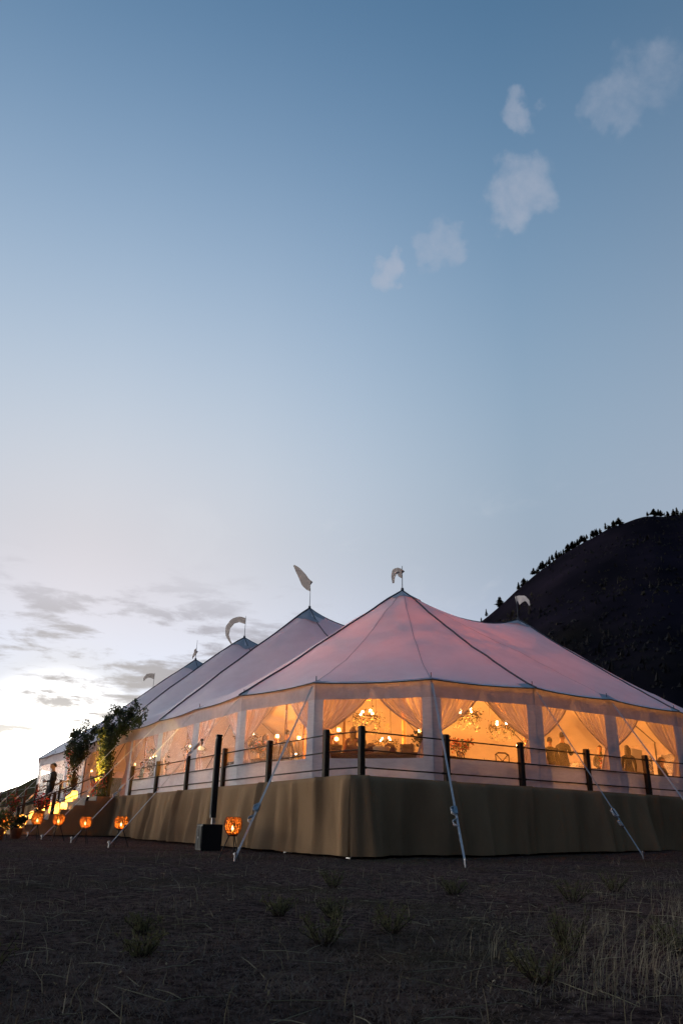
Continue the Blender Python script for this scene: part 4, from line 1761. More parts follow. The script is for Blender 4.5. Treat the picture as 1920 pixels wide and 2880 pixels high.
# ================================================================== PEOPLE
def person_mesh(pose):
    """one continuous skinned body; returns verts/faces with material slots
    0 skin 1 top 2 trousers 3 shoes 4 shirt"""
    J, Ed = {}, []

    def j(n, p, r, ry=None):
        J[n] = (Vector(p), r, ry or r)

    def e(*names):
        for a, b in zip(names[:-1], names[1:]):
            Ed.append((a, b))

    sit = pose == 'sit'
    j('pelvis', (0, 0, .96), .155, .115)
    j('waist', (0, -.005, 1.10), .140, .105)
    j('chest', (0, 0, 1.28), .165, .115)
    j('upper', (0, .005, 1.41), .135, .09)
    j('neck0', (0, .005, 1.48), .062)
    j('neck1', (0, -.012, 1.56), .052)
    j('skull', (0, -.02, 1.66), .075)
    e('pelvis', 'waist', 'chest', 'upper', 'neck0', 'neck1', 'skull')
    for s, n in ((-1, 'r'), (1, 'l')):
        j('sh' + n, (s * .185, .005, 1.405), .068)
        if pose == 'hold':
            el, wr = (s * .235, .03, 1.13), (s * .09, -.19, 1.10)
        elif pose == 'talk' and s < 0:
            el, wr = (s * .25, -.02, 1.13), (s * .20, -.24, 1.24)
        elif sit:
            el, wr = (s * .24, -.05, 1.14), (s * .15, -.27, 1.05)
        else:
            el, wr = (s * .245, .02, 1.12), (s * .25, -.04, .87)
        j('el' + n, el, .047)
        j('wr' + n, wr, .031)
        d = (Vector(wr) - Vector(el)).normalized()
        j('hand' + n, Vector(wr) + d * .075, .036, .018)
        e('upper', 'sh' + n, 'el' + n, 'wr' + n, 'hand' + n)
        j('hip' + n, (s * .095, 0, .90), .098)
        if sit:
            kn, an = (s * .12, -.42, .92), (s * .12, -.42, .50)
        else:
            kn, an = (s * .115, -.015 - (.05 if s > 0 else 0), .50), (s * .13, .02 - (.04 if s > 0 else 0), .09)
        j('kn' + n, kn, .066)
        j('calf' + n, (Vector(kn) * .7 + Vector(an) * .3 + Vector((0, .015, 0))), .060)
        j('an' + n, an, .042)
        j('toe' + n, Vector(an) + Vector((s * .02, -.15, -.05)), .038, .03)
        e('pelvis', 'hip' + n, 'kn' + n, 'calf' + n, 'an' + n, 'toe' + n)
    names = list(J)
    me = bpy.data.meshes.new('tmp_body')
    me.from_pydata([J[n][0] for n in names], [(names.index(a), names.index(b)) for a, b in Ed], [])
    o = bpy.data.objects.new('tmp_body', me)
    COL.objects.link(o)
    sk = o.modifiers.new('skin', 'SKIN')
    sk.use_smooth_shade = True
    if not me.skin_vertices:
        bm = bmesh.new()
        bm.from_mesh(me)
        bm.verts.layers.skin.verify()
        bm.to_mesh(me)
        bm.free()
    for v, n in zip(me.skin_vertices[0].data, names):
        v.radius = (J[n][1], J[n][2])
        v.use_root = (n == 'pelvis')
    ss = o.modifiers.new('sub', 'SUBSURF')
    ss.levels = ss.render_levels = 2
    dg = bpy.context.evaluated_depsgraph_get()
    ev = bpy.data.meshes.new_from_object(o.evaluated_get(dg))
    vs = [tuple(v.co) for v in ev.vertices]
    fs = [tuple(p.vertices) for p in ev.polygons]
    bpy.data.objects.remove(o)
    bpy.data.meshes.remove(me)
    bpy.data.meshes.remove(ev)
    b = MB()
    b.v = vs
    seg = {'sk': 0}
    for f in fs:
        c = sum((Vector(vs[i]) for i in f), Vector()) / len(f)
        near = min(Ed, key=lambda ab: _segd(c, J[ab[0]][0], J[ab[1]][0]))
        k = 1
        if near[1].startswith('hand'):
            k = 0
        elif near[1].startswith(('hip', 'kn', 'calf', 'an')):
            k = 2
        elif near[1].startswith('toe'):
            k = 3
        elif near[1] in ('neck1', 'skull'):
            k = 0
        elif near[1] == 'neck0':
            k = 4
        elif near[1] in ('chest', 'upper', 'waist') and c.y < -.06 and abs(c.x) < .055:
            k = 4
        b.f.append(f)
        b.m.append(k)
    # head with face
    hc = Vector((0, -.03, 1.685))
    rows = []
    n = 22
    for i in range(15):
        a = -PI / 2 + PI * i / 14
        row = []
        for q in range(n + 1):
            t = 2 * PI * q / n
            x, y, z = .075 * math.cos(a) * math.cos(t), .098 * math.cos(a) * math.sin(t), .118 * math.sin(a)
            if z < -.02:
                x *= 1 - .25 * min(1, (-.02 - z) / .1)
                if y > 0:
                    y *= 1 - .35 * min(1, (-.02 - z) / .1)
            fr = -y / .098
            if fr > .5:
                y -= .026 * math.exp(-(x / .014) ** 2 - ((z + .018) / .026) ** 2)            # nose
                y += .014 * math.exp(-((abs(x) - .032) / .014) ** 2 - ((z - .012) / .012) ** 2)   # eye sockets
                y -= .007 * math.exp(-(x / .026) ** 2 - ((z + .062) / .012) ** 2)             # mouth
                y -= .010 * math.exp(-(x / .022) ** 2 - ((z + .105) / .018) ** 2)             # chin
                y -= .006 * math.exp(-((z - .036) / .012) ** 2)                               # brow
            row.append((hc.x + x, hc.y + y, hc.z + z))
        rows.append(row)
    b.grid(rows, 0)
    for s in (-1, 1):
        b.ball((s * .078, -.015, 1.68), (.012, .022, .034), 0, 8, 6)
        b.ball((s * .031, -.108, 1.698), (.011, .006, .006), 5, 6, 4)
    # fingers
    for s, nn in ((-1, 'r'), (1, 'l')):
        wr, hd = J['wr' + nn][0], J['hand' + nn][0]
        d = (hd - wr).normalized()
        sd = d.cross(Vector((0, 0, 1) if abs(d.z) < .8 else (0, 1, 0))).normalized()
        pn = d.cross(sd)
        if pn.z > 0 and abs(d.z) < .8:
            pn = -pn
        for k, ln in enumerate((.068, .078, .074, .058)):
            off = (k - 1.5) * .019
            p0 = hd + sd * off
            p1 = p0 + d * ln * .5 + pn * .006
            p2 = p0 + d * ln * .85 + pn * .028
            b.tube([p0, p1, p2], [.0095, .0085, .007], 6, 0)
        p0 = wr + d * .03 + sd * (.028 * -s)
        b.tube([p0, p0 + d * .03 + sd * (.028 * -s) + pn * .012, p0 + d * .062 + sd * (.03 * -s) + pn * .03], [.012, .010, .008], 6, 0)
    return b


def _segd(c, a, b):
    t = max(0, min(1, (c - a).dot(b - a) / max(1e-9, (b - a).length_squared)))
    return (a + (b - a) * t - c).length


BODIES = {p: person_mesh(p) for p in ('stand', 'hold', 'talk', 'sit')}
EYES = mat('eye', (.02, .015, .01), rough=.2)


def person(label, loc, face, pose='stand', height=1.75, top=None, trousers=None, shirt=None, hair='short', hairmat=None, skirt=None, group=None, head_tilt=0):
    """face: world direction (x, y) the person looks to"""
    top, trousers = top or M_SUIT, trousers or M_SUIT
    s = height / 1.805
    t = thing('person', label, 'person', loc, math.atan2(face[1], face[0]) + PI / 2, group, s)
    if pose == 'sit':
        t.location.z -= (.46 - .44) * s
    b = BODIES[pose]
    key = 'body_' + '_'.join(m.name for m in (top, trousers, shirt or top)) + pose
    me = MESHES.get(key)
    if me is None:
        o = b.build('body', [M_SKIN, top, trousers, M_SHOE, shirt or top, EYES], t, smooth=True)
        MESHES[key] = o.data
    else:
        o = bpy.data.objects.new('body', me)
        COL.objects.link(o)
        o.parent = t
    if pose == 'sit':
        o.location.z = -.44
    dz = -.44 if pose == 'sit' else 0
    h = MB()
    rows = []
    hc = Vector((0, -.018, 1.70 + dz))
    for i in range(10):
        a = -.35 + (PI / 2 + .35) * i / 9
        row = []
        for q in range(21):
            tt = 2 * PI * q / 20
            fy = math.sin(tt)
            aa = a
            if fy < -.25 and a < .55:
                aa = .55 + (a - .55) * .15
            wob = 1 + .04 * math.sin(q * 2.4 + i * 1.7)
            row.append((hc.x + .088 * wob * math.cos(aa) * math.cos(tt), hc.y + .110 * wob * math.cos(aa) * math.sin(tt), hc.z + .116 * math.sin(aa) * (1.02 if i < 9 else 1.04)))
        rows.append(row)
    h.grid(rows)
    if hair == 'long':
        rr = []
        for i in range(10):
            z = 1.72 - .36 * i / 9 + dz
            rr.append([(.105 * (1 + .12 * math.sin(i * .6)) * math.cos(q), .01 + .105 * math.sin(q), z) for q in np.linspace(-.25, PI + .25, 14)])
        h.grid(rr)
    h.build('hair', hairmat or M_HAIR, t, smooth=True)
    if skirt:
        rr = []
        for i in range(9):
            z = 1.0 - .62 * i / 8
            rr.append([((.165 + .13 * i / 8 + .012 * math.sin(9 * q)) * math.cos(q), (.13 + .13 * i / 8 + .012 * math.sin(9 * q)) * math.sin(q), z) for q in np.linspace(0, 2 * PI, 37)])
        MB().grid(rr).build('dress_skirt', skirt, t, smooth=True)
    return t


MESHES = {}
man = person('man in a dark suit standing on the steps holding a white cloth and glass', (-1.92, 20.2, H - .18 * 3), (-1.0, -.12), 'hold', 1.86, M_SUIT, M_SUIT, M_SHIRT)
man.scale = (1.22, 1.22, 1.03)
gl = thing('drinking_glass', 'small pale drinking glass held by the man in the suit', 'glass', (0, 0, 0))
# hands of the suited man are about 0.30 m ahead of his chest
fd = Vector((-1.0, -.12, 0)).normalized()
gpos = Vector((-1.92, 20.2, H - .54)) + fd * .33 + Vector((0, 0, 1.145))
gl.location = gpos
MB().lathe([(.022, -.05), (.028, .0), (.034, .07), (.031, .07), (.024, -.02)], n=14).build('bowl', M_SHIRT, gl, smooth=True)
cl = MB()
rows = [[(gpos.x + fd.x * (.02 * math.sin(j)) + fd.y * (.05 * (j / 5 - .5)) * (1 + i * .25), gpos.y + fd.y * (.02 * math.sin(j)) - fd.x * (.05 * (j / 5 - .5)) * (1 + i * .25), gpos.z - .02 - .05 * i) for j in range(6)] for i in range(5)]
tag(cl.grid(rows).build('hand_cloth', M_SHIRT, None, tuple(gpos), smooth=True), 'white cloth hanging from the hand of the man in the suit', 'cloth')

IN = 'guests seen through the tent windows'
person('dark-jacketed guest at the corner window, half hidden by the sheer curtain', (2.2, 4.7, H), (.6, .8), 'stand', 1.78, M_COAT2, M_SUIT, group=IN)
person('long-haired guest seen from behind in the middle of the corner window', (2.62, 4.05, H), (.6, .6), 'talk', 1.62, M_COAT2, M_SUIT, hair='long', hairmat=M_HAIRB, group=IN)
person('guest hidden mostly by the corner railing post, beside the long-haired guest', (3.0, 4.15, H), (-.9, .2), 'stand', 1.62, M_SUIT, M_SUIT, hair='long', group=IN)
person('dark-coated guest beside the curtain at the third window of the meadow side', (7.85, 2.55, H), (-.3, 1), 'stand', 1.68, M_COAT2, M_SUIT, group=IN)
person('shorter olive-jacketed guest standing behind a taller one', (8.2, 2.0, H), (1, .6), 'stand', 1.60, M_COAT1, M_SUIT, group=IN)
person('tallest guest in an olive jacket at the fourth window of the meadow side', (8.62, 1.9, H), (1, .2), 'talk', 1.76, M_COAT1, M_COAT1, group=IN)
person('guest facing out with dark curly hair between two curtains', (11.1, 2.65, H), (-.5, -.8), 'hold', 1.62, M_COAT3, M_SUIT, M_SHIRT, group=IN)
person('guest in a black coat seen from behind next to the pale board', (11.5, 1.9, H), (.4, .9), 'stand', 1.60, M_SUIT, M_SUIT, hair='long', group=IN)
person('seated guest with red-brown hair at the last window by the picture edge', (12.75, 1.65, H), (.2, -1), 'sit', 1.75, M_SUIT, M_SUIT, hair='long', hairmat=M_HAIRB, group=IN)
person('guest with blurred outline behind crinkled plastic, near the arch side', (1.62, 7.55, H), (.9, .3), 'stand', 1.66, M_COAT3, M_SUIT, hair='long', hairmat=M_HAIRB, group=IN)
person('guest facing the blurred one behind the crinkled plastic window', (2.02, 7.55, H), (-.9, -.3), 'talk', 1.66, M_COAT3, M_SUIT, group=IN)
person('broad guest in grey nearest the crinkled plastic beside the corner pole', (1.9, 6.65, H), (.6, .6), 'stand', 1.72, M_COAT3, M_SUIT, group=IN)
person('guest in a teal dress standing in the tent entrance between the flower columns', (2.1, 21.0, H), (-1, .2), 'hold', 1.68, M_COAT4, M_COAT4, hair='long', skirt=M_COAT4)


# ================================================================== INTERIOR
def crossback_chair(label, loc, rz, first=[None]):
    if first[0] is None:
        t = thing('crossback_chair', label, 'chair', loc, rz, 'dark cross-back chairs in the tent')
        MB().cbox((0, 0, .455), (.42, .42, .035), .02).build('seat', M_TABLE, t)
        for sx in (-1, 1):
            MB().tube([(sx * .18, -.18, 0), (sx * .17, -.17, .44)], .017, 7).build('leg', M_TABLE, t)
            MB().tube([(sx * .19, .22, 0), (sx * .185, .19, .45), (sx * .19, .23, .86)], .017, 7).build('leg', M_TABLE, t)
        MB().tube([(-.195, .23, .84), (-.10, .25, .90), (.10, .25, .90), (.195, .23, .84)], .022, 8).build('top_rail', M_TABLE, t)
        for sx in (-1, 1):
            MB().tube([(sx * .18, .19, .48), (0, .225, .68), (-sx * .17, .235, .86)], .012, 6).build('cross_brace', M_TABLE, t)
        first[0] = t
        return t
    c = copy_tree(first[0])
    c.location = loc
    c.rotation_euler = (0, 0, rz)
    c['label'] = label
    return c


crossback_chair('cross-back chair beside the flower table, nearer the corner', (4.45, 1.30, H), .4)
crossback_chair('cross-back chair alone by the third curtain pole', (5.35, .85, H), -.3)
crossback_chair('cross-back chair on the far side of the flower table', (5.2, 3.0, H), 2.8)
crossback_chair('cross-back chair tucked under the dark table in the corner window', (3.0, 2.9, H), 2.2)


def table(label, loc, sx, sy, rz, cloth=False):
    t = thing('banquet_table', label, 'table', loc, rz)
    MB().cbox((0, 0, .735), (sx, sy, .045), .01).build('table_top', M_TABLE, t)
    for ax in (-1, 1):
        for ay in (-1, 1):
            MB().box((ax * (sx / 2 - .08), ay * (sy / 2 - .08), .355), (.07, .07, .71)).build('leg', M_TABLE, t)
    MB().box((0, 0, .66), (sx - .14, sy - .14, .10)).build('apron', M_TABLE, t)
    if cloth:
        pass
    return t


table('long dark table right behind the corner window', (2.28, 2.42, H), 2.35, .70, -.83)
table('dark table with a flower bowl behind the second window of the meadow side', (4.75, 2.1, H), 1.9, .85, .1)
table('dark table behind the crinkled plastic window of the long side', (.85, 6.9, H), .7, 2.2, .05)
table('dark table behind the fourth window of the meadow side', (10.4, 1.7, H), 2.3, .8, .05)


def simple(name, label, cat, loc, fn, m, rz=0.0):
    b = MB()
    fn(b)
    o = b.build(name, m, None, (0, 0, 0), smooth=False)
    o.location = loc
    o.rotation_euler = (0, 0, rz)
    return tag(o, label, cat)


TZ = H + .758


def tub(b):
    b.lathe([(.15, 0), (.19, .02), (.215, .13), (.225, .135), (.225, .15), (.20, .15), (.175, .03)], n=26)


simple('ceramic_bowl', 'wide cream bowl on the dark table in the corner window', 'bowl', (2.33, 2.22, TZ), tub, M_CERAM)


def basket(b):
    for k in range(5):
        b.lathe([(.15 + .008 * k, .045 * k), (.165 + .008 * k, .045 * k + .02), (.15 + .008 * k, .045 * k + .042)], n=18)


simple('wicker_basket', 'stacked wicker basket on the dark table near the corner pole', 'basket', (1.52, 3.18, TZ), basket, M_WICKER)


def crate(b):
    for zz in (.03, .11, .19):
        for s in (-1, 1):
            b.box((0, s * .15, zz), (.34, .014, .06))
            b.box((s * .165, 0, zz), (.014, .29, .06))
    b.box((0, 0, .008), (.32, .29, .014))


simple('slatted_crate', 'small slatted box on the dark table by the meadow-side end', 'crate', (2.86, 1.80, TZ), crate, M_WICKER, -.83)


def flowers(label, loc, r, h, n, mats, seed, vase=True):
    random.seed(seed)
    t = thing('flower_arrangement', label, 'flowers', loc)
    MB().lathe([(.06, 0), (.085, .03), (.075, .12), (.055, .16), (.065, .18)], n=16).build('vase', M_CERAM, t, smooth=True)
    st = MB()
    tips = []
    for k in range(14):
        a = random.uniform(0, 6.28)
        e = (r * random.uniform(.3, 1) * math.cos(a), r * random.uniform(.3, 1) * math.sin(a), .16 + h * random.uniform(.35, 1))
        pa = branch_path((0, 0, .12), e, .02, 4)
        st.tube(pa, [.006, .005, .004, .003], 4)
        tips += pa[2:]
    st.build('stems', M_STEM, t)
    for m, nn, s, nm in mats:
        b = MB().leaves([random.choice(tips) + Vector((random.gauss(0, .05), random.gauss(0, .05), random.gauss(0, .04))) for _ in range(nn)], s, aspect=.6)
        struct(b.build(nm, m, t), 'stuff')


flowers('red and orange flower bowl on the table in the second meadow-side window', (4.72, 1.98, TZ), .42, .34, 10, [(M_ORNG, 110, .08, 'blossoms'), (M_RED, 80, .08, 'blossoms'), (M_LEAFG, 160, .08, 'leaves')], 3)
flowers('dark leafy arrangement at the meadow-side end of the corner table', (3.16, 1.62, TZ), .26, .40, 10, [(M_LEAFD, 300, .09, 'leaves')], 8)
flowers('dark flower arrangement behind the crinkled plastic next to the corner pole', (.78, 6.35, TZ), .3, .35, 10, [(M_LEAFD, 220, .09, 'leaves'), (M_ORNG, 60, .07, 'blossoms')], 9)
flowers('small flower bowl at the fourth window among the guests', (10.1, 1.6, TZ), .26, .26, 10, [(M_RED, 60, .07, 'blossoms'), (M_LEAFG, 120, .08, 'leaves')], 10)


def roundback(label, loc, rz):
    t = thing('round_back_chair', label, 'chair', loc, rz, 'round-backed upholstered chairs in the corner window')
    MB().lathe([(.02, .43), (.21, .43), (.225, .46), (.20, .49), (.02, .50)], n=20).build('seat', M_COAT2, t, smooth=True)
    b = MB()
    b.ball((0, .21, .84), (.19, .035, .23), 0, 18, 12)
    b.build('backrest', M_COAT2, t, smooth=True)
    MB().tube([(0, .20, .44), (0, .215, .65)], .02, 8).build('back_stem', M_TABLE, t)
    for sx in (-1, 1):
        for sy in (-1, 1):
            MB().tube([(sx * .17, sy * .17, 0), (sx * .14, sy * .14, .44)], .016, 7).build('leg', M_TABLE, t)


roundback('round-backed chair at the corner table, nearer the railing post', (2.55, 2.95, H), 2.3)
roundback('round-backed chair at the corner table, behind the cream bowl', (2.95, 2.62, H), 2.2)
roundback('round-backed chair at the corner table, beside the long-haired guest', (2.2, 3.35, H), 2.4)

# pale board (screen) among the last windows
t = thing('display_board', 'pale blue board on legs by the last window of the meadow side', 'board', (12.2, 2.1, H), .25)
MB().box((0, 0, 1.12), (.75, .03, .85)).build('board', M_BLUEBOARD, t)
for sx in (-1, 1):
    MB().tube([(sx * .3, .02, 0), (sx * .3, .02, 1.5)], .015, 6).build('leg', M_PIPE, t)
    MB().tube([(sx * .3, .35, 0), (sx * .3, .03, 1.2)], .012, 6).build('leg', M_PIPE, t)


def chandelier(label, x, y, z, roofz, r, watts, seed, glow=(1.0, .54, .19), n=4):
    random.seed(seed)
    t = thing('foliage_chandelier', label, 'chandelier', (x, y, z), group='hanging foliage chandeliers')
    ring = [(r * math.cos(a), r * math.sin(a), .0) for a in np.linspace(0, 2 * PI, 25)]
    MB().tube(ring, .018, 6, cap=False).build('ring', M_WOOD, t)
    for k in range(3):
        a = 2 * PI * k / 3 + .4
        MB().tube([(r * math.cos(a), r * math.sin(a), 0), (r * math.cos(a) * .9, r * math.sin(a) * .9, roofz - z)], .008, 5).build('hanging_cord', M_SEAM, t)
    b = MB()
    pts = []
    for _ in range(420):
        a = random.uniform(0, 6.28)
        rr = r * random.gauss(.95, .22)
        pts.append((rr * math.cos(a), rr * math.sin(a), random.gauss(-.03, .11)))
    for _ in range(120):
        a = random.uniform(0, 6.28)
        pts.append((r * math.cos(a), r * math.sin(a), -random.random() * .5))
    b.leaves(pts, .075, up=-.4)
    struct(b.build('foliage', M_PINE, t), 'stuff')
    for k in range(n):
        a = 2 * PI * k / n
        c = (r * .55 * math.cos(a), r * .55 * math.sin(a), .16 + .08 * math.sin(k * 2.3))
        bb = MB().ball(c, .038, 0, 10, 7).build('bulb', M_BULB, t, smooth=True)
        MB().tube([(c[0], c[1], c[2] + .035), (c[0], c[1], c[2] + .30)], .005, 4).build('bulb_cord', M_SEAM, t)
    gd = MB()
    for k in range(14):
        a = random.uniform(0, 6.28)
        rr = r * random.uniform(.2, .8)
        gd.ball((rr * math.cos(a), rr * math.sin(a), .55 + random.random() * .4), (.02, .02, .05), 0, 6, 5)
    gd.build('glass_drops', M_GLASS, t, smooth=True)
    point_light('bulb_light', (0, 0, -.42), watts, glow, .04, t)
    return t


WARM = (1.0, .335, .055)
chandelier('leafy ring chandelier with clustered bulbs seen through the corner window', 5.05, 7.05, 4.10, 6.9, .42, 430, 1, WARM)
chandelier('leafy chandelier with one bright bulb behind the second meadow-side window', 7.95, 5.4, 4.25, 6.6, .42, 380, 2, WARM)
chandelier('leafy chandelier hanging under the second peak of the tent', 6.3, 12.6, 4.6, 7.6, .5, 85, 3, WARM)
chandelier('leafy chandelier under the third peak of the tent', 6.3, 19.0, 4.6, 7.6, .5, 80, 4, WARM)
chandelier('leafy chandelier under the fourth peak of the tent', 6.3, 25.6, 4.6, 7.6, .5, 80, 5, WARM)
chandelier('leafy chandelier near the far end of the tent', 6.3, 32.0, 4.4, 7.2, .5, 80, 6, WARM)
chandelier('leafy chandelier above the guests at the far meadow-side windows', 11.6, 7.6, 4.4, 7.1, .45, 200, 7, WARM)
chandelier('leafy chandelier over the far row of poles', 12.4, 16.5, 4.6, 7.1, .5, 248, 8, WARM)
chandelier('leafy chandelier over the far row of poles, deep in the tent', 12.4, 26.0, 4.6, 7.1, .5, 223, 9, WARM)


def roof_shade_ring(label, x, y, z, r, seed):  # foliage added to cast shadow patches on the roof round the peaks
    random.seed(seed)
    t = thing('roof_shade_greenery', label, 'greenery', (x, y, z), group='added greenery shading the roof peaks')
    MB().tube([(r * .8 * math.cos(a), r * .8 * math.sin(a), 0) for a in np.linspace(0, 2 * PI, 25)], .02, 6, cap=False).build('hoop', M_WOOD, t)
    for k in range(4):
        a = PI / 2 * k
        MB().tube([(r * .8 * math.cos(a), r * .8 * math.sin(a), 0), (.08 * math.cos(a), .08 * math.sin(a), .55)], .006, 4).build('hanging_cord', M_SEAM, t)
    b = MB()
    pts = []
    for c in range(26):
        a = random.uniform(0, 6.28)
        rr = r * math.sqrt(random.uniform(.1, 1))
        cx, cy, cz = rr * math.cos(a), rr * math.sin(a), random.uniform(-.35, .3)
        pts += [(cx + random.gauss(0, .13), cy + random.gauss(0, .13), cz + random.gauss(0, .12)) for _ in range(26)]
    b.leaves(pts, .16, aspect=.6)
    struct(b.build('foliage', M_LEAFD, t), 'stuff')


roof_shade_ring('leafy hoop added round the centre pole to shade the roof of the tallest peak', 6.4, 6.8, 6.45, 1.0, 51)
roof_shade_ring('leafy hoop added round the centre pole to shade the roof peak with the white pennant', 12.15, 6.9, 6.2, .95, 52)


def floor_lamp(label, x, y, ztop, watts):
    t = thing('floor_lamp', label, 'lamp', (x, y, H), group='warm standing lamps inside the tent')
    zz = ztop - H
    MB().lathe([(.14, 0), (.14, .02), (.02, .04)], n=18).build('foot', M_PIPE, t)
    MB().tube([(0, 0, .03), (0, 0, zz - .05)], .012, 8).build('stem', M_PIPE, t)
    MB().lathe([(.06, zz + .02), (.045, zz + .11)], n=18, closed=False).build('shade', M_SHADE, t, smooth=True)
    MB().ball((0, 0, zz + .06), .04, 0, 10, 7).build('bulb', M_BULB, t, smooth=True)
    point_light('bulb_light', (0, 0, zz + .06), watts, WARM, .05, t)


floor_lamp('bright standing lamp behind the curtain edge of the corner window', 4.15, 2.97, 3.16, 45)
floor_lamp('bright standing lamp between the guests in the corner window', 2.33, 4.35, 3.16, 45)
floor_lamp('low bright lamp beside the guests in the corner window', 2.05, 4.0, 2.86, 30)
floor_lamp('bright lamp glowing behind the crinkled plastic window', 1.72, 6.95, 3.17, 27)
floor_lamp('bright lamp next to the broad guest in grey', 2.15, 6.35, 3.1, 21)
floor_lamp('unseen fill lamp behind the second straight window of the long side', 4.2, 11.3, 3.1, 33)  # added lamp, kept out of sight to light the long-side bays
floor_lamp('unseen fill lamp behind the third straight window of the long side', 4.4, 14.0, 3.1, 30)  # second added lamp, likewise hidden and there for its light
floor_lamp('warm lamp just inside the entrance', 1.9, 21.6, 3.2, 39)
floor_lamp('warm lamp inside beyond the entrance steps', 1.5, 27.5, 3.2, 39)
floor_lamp('warm lamp behind the fourth meadow-side window', 10.4, 5.6, 3.4, 36)

# ================================================================== MEADOW
def view_ok(x, y, pad=.10):
    dx, dy = x - CAM[0], y - CAM[1]
    f = dx * FWD[0] + dy * FWD[1]
    s = dx * FWD[1] - dy * FWD[0]
    return f > 1.2 and abs(s) < f * (.47 + pad) + .8


def blades(n, fn, name, m, label, cat):
    V, F = [], []
    for _ in range(n):
        r = fn()
        if r is None:
            continue
        x, y, h, w, lean, az = r
        z = ground_z(x, y) - .004
        a = random.uniform(0, 6.28)
        cx, sx = math.cos(a) * w, math.sin(a) * w
        lx, ly = math.cos(az) * lean, math.sin(az) * lean
        o = len(V)
        if h < .055:
            V += [(x - cx, y - sx, z), (x + cx, y + sx, z), (x + lx * h, y + ly * h, z + h * (1 - .25 * lean))]
            F.append((o, o + 1, o + 2))
            continue
        for q, (t, ww) in enumerate(((0, 1), (.35, .85), (.65, .65), (.88, .4))):
            bx, by, bz = x + lx * h * t ** 2.2, y + ly * h * t ** 2.2, z + h * t * (1 - .30 * lean * t)
            V += [(bx - cx * ww, by - sx * ww, bz), (bx + cx * ww, by + sx * ww, bz)]
            if q:
                F.append((o + q * 2 - 2, o + q * 2 - 1, o + q * 2 + 1, o + q * 2))
        V.append((x + lx * h, y + ly * h, z + h * (1 - .30 * lean)))
        F.append((o + 6, o + 7, o + 8))
    b = MB()
    b.v, b.f, b.m = V, F, [0] * len(F)
    return struct(tag(b.build(name, m), label, cat), 'stuff')


def rand_ground(dmin, dmax, p=2.0):
    f = dmin * (dmax / dmin) ** (random.random() ** (1 / p))
    s = random.uniform(-1, 1) * (f * .54 + .8)
    return CAM[0] + FWD[0] * f + FWD[1] * s, CAM[1] + FWD[1] * f - FWD[0] * s, f, s


random.seed(99)


def on_deck(x, y):
    return (x > -.15 and y > -.15) or (-4.3 < x < 0 and STAIR_V0 < y < STAIR_V1)


def short_blade():
    x, y, f, s = rand_ground(2.6, 24, 1.1)
    if on_deck(x, y) or mnoise.noise((x * .8, y * .8, 5)) < random.uniform(-.5, .25):
        return None
    return x, y, random.uniform(.018, .0545), random.uniform(.0015, .0035) * (1 + f * .05), random.uniform(.4, 1.8), random.uniform(0, 6.28)


blades(190000, short_blade, 'short_grass', M_SHORT, 'short trampled dead grass covering the meadow', 'grass')
random.seed(100)
CL = [(4.3, 1.25, .55, 60), (4.6, 1.6, .55, 70), (4.75, 1.35, .5, 60), (5.4, 2.1, .6, 70), (6.0, 1.7, .5, 60), (4.9, 2.35, .5, 50), (6.6, 2.7, .55, 60), (7.4, 3.1, .5, 50), (4.1, 1.9, .45, 50),
      (5.6, 1.0, .40, 30), (7.0, 2.2, .4, 36), (8.4, 3.4, .45, 40), (9.2, 3.9, .4, 30), (5.9, 2.5, .5, 40), (9.5, 3.0, .35, 30), (11, 4.2, .35, 30), (4.4, 1.75, .5, 40), (5.1, 1.9, .5, 40)]


def tall_blade():
    f, s, h, n = random.choice(CL)
    f += random.gauss(0, .20)
    s += random.gauss(0, .16)
    x, y = CAM[0] + FWD[0] * f + FWD[1] * s, CAM[1] + FWD[1] * f - FWD[0] * s
    if on_deck(x, y):
        return None
    base = -.545
    return x, y, h * random.uniform(.35, 1.0) * .85, random.uniform(.0009, .0019), abs(random.gauss(.75, .45)), random.gauss(-.55, .8)


blades(640, tall_blade, 'tall_grass', M_GRASS, 'tall wispy dry grass in the meadow foreground', 'grass')


def sparse_blade():
    x, y, f, s = rand_ground(3, 18, 1.4)
    if on_deck(x, y):
        return None
    return x, y, random.uniform(.06, .20), random.uniform(.0012, .0026) * (1 + f * .06), random.uniform(.1, 1.2), random.uniform(0, 6.28)


blades(900, sparse_blade, 'grass_stalks', M_GRASS, 'scattered single dry stalks standing over the meadow', 'grass')


def twig_bits():
    b = MB()
    random.seed(12)
    for _ in range(420):
        x, y, f, s = rand_ground(3, 14, 1.5)
        if on_deck(x, y):
            continue
        z = ground_z(x, y) + .012
        a = random.uniform(0, 6.28)
        l = random.uniform(.04, .20)
        c, sn = math.cos(a) * l, math.sin(a) * l
        b.tube([(x - c, y - sn, z), (x, y, z + .012), (x + c, y + sn, z + random.uniform(0, .03))], [.002, .0025, .0012], 4)
    for _ in range(500):
        x, y, f, s = rand_ground(3, 12, 1.5)
        b.leaves([(x, y, ground_z(x, y) + .015)], .022)
    struct(tag(b.build('ground_litter', M_GRASS), 'scattered twigs and dead leaves on the ground', 'litter'), 'stuff')


twig_bits()


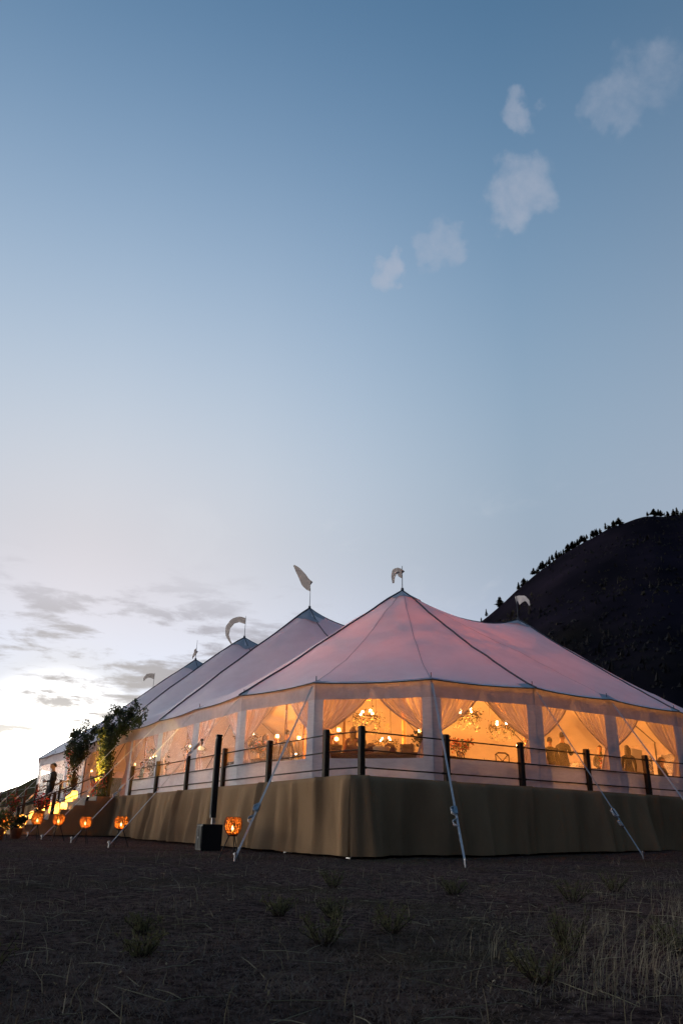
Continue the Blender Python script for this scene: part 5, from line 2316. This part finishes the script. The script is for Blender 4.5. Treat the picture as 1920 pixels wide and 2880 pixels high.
def weed(label, f, s, r, h, seed):
    random.seed(seed)
    x, y = CAM[0] + FWD[0] * f + FWD[1] * s, CAM[1] + FWD[1] * f - FWD[0] * s
    t = thing('weed_clump', label, 'weed', gz(x, y), group='scrubby weeds in the meadow')
    st, lf = MB(), MB()
    for k in range(26):
        a = random.uniform(0, 6.28)
        rr = r * math.sqrt(random.random())
        e = (rr * math.cos(a), rr * math.sin(a), h * random.uniform(.5, 1))
        pa = branch_path((rr * .15 * math.cos(a), rr * .15 * math.sin(a), -.01), e, .01, 5)
        st.tube(pa, [.0035, .003, .0025, .002, .0012], 4)
        for _ in range(17):
            q = random.uniform(.25, 1) * 4
            i = min(3, int(q))
            p = pa[i].lerp(pa[i + 1], q - i)
            lf.leaves([p + Vector((random.gauss(0, .008), random.gauss(0, .008), 0))], .032, up=.9, aspect=.22)
    st.build('stems', M_STEM, t)
    struct(lf.build('leaves', M_WEED, t), 'stuff')


WEEDS = [(5.9, -.05, .22, .24, 'leafy weed clump in the middle foreground, the bushiest one'), (7.4, -.45, .18, .17, 'leafy weed clump behind and beside the bushiest one'),
         (4.2, -1.72, .22, .26, 'tall weed clump in the bottom corner of the picture'), (5.3, -1.15, .15, .15, 'small weed with pale tips, second from the bottom corner'),
         (6.2, -1.35, .16, .14, 'low brownish weed left of the bushiest clump'), (10.4, .0, .2, .2, 'weed clump in the middle distance below the lantern by the loudspeaker'),
         (4.75, 1.15, .24, .2, 'weed at the foot of the tall grass tuft'), (5.7, 1.55, .18, .34, 'upright dark weed among the tall grass'),
         (6.6, .45, .2, .2, 'low weed clump between the bushiest clump and the tall grass'), (7.4, -.0, .16, .16, 'small weed clump behind the bushiest one'),
         (9.2, 2.6, .24, .24, 'weed clump among the grass below the wide strap'), (10.5, 3.5, .26, .24, 'pair of weeds near the picture edge below the burlap'),
         (9.8, 1.4, .2, .2, 'dark weed clump in front of the burlap, under the middle strap'), (6.0, 2.4, .26, .22, 'weed clump at the picture edge in the tall grass')]
for q, (f, s, r, h, lab) in enumerate(WEEDS):
    weed(lab, f, s, r, h, 200 + q)
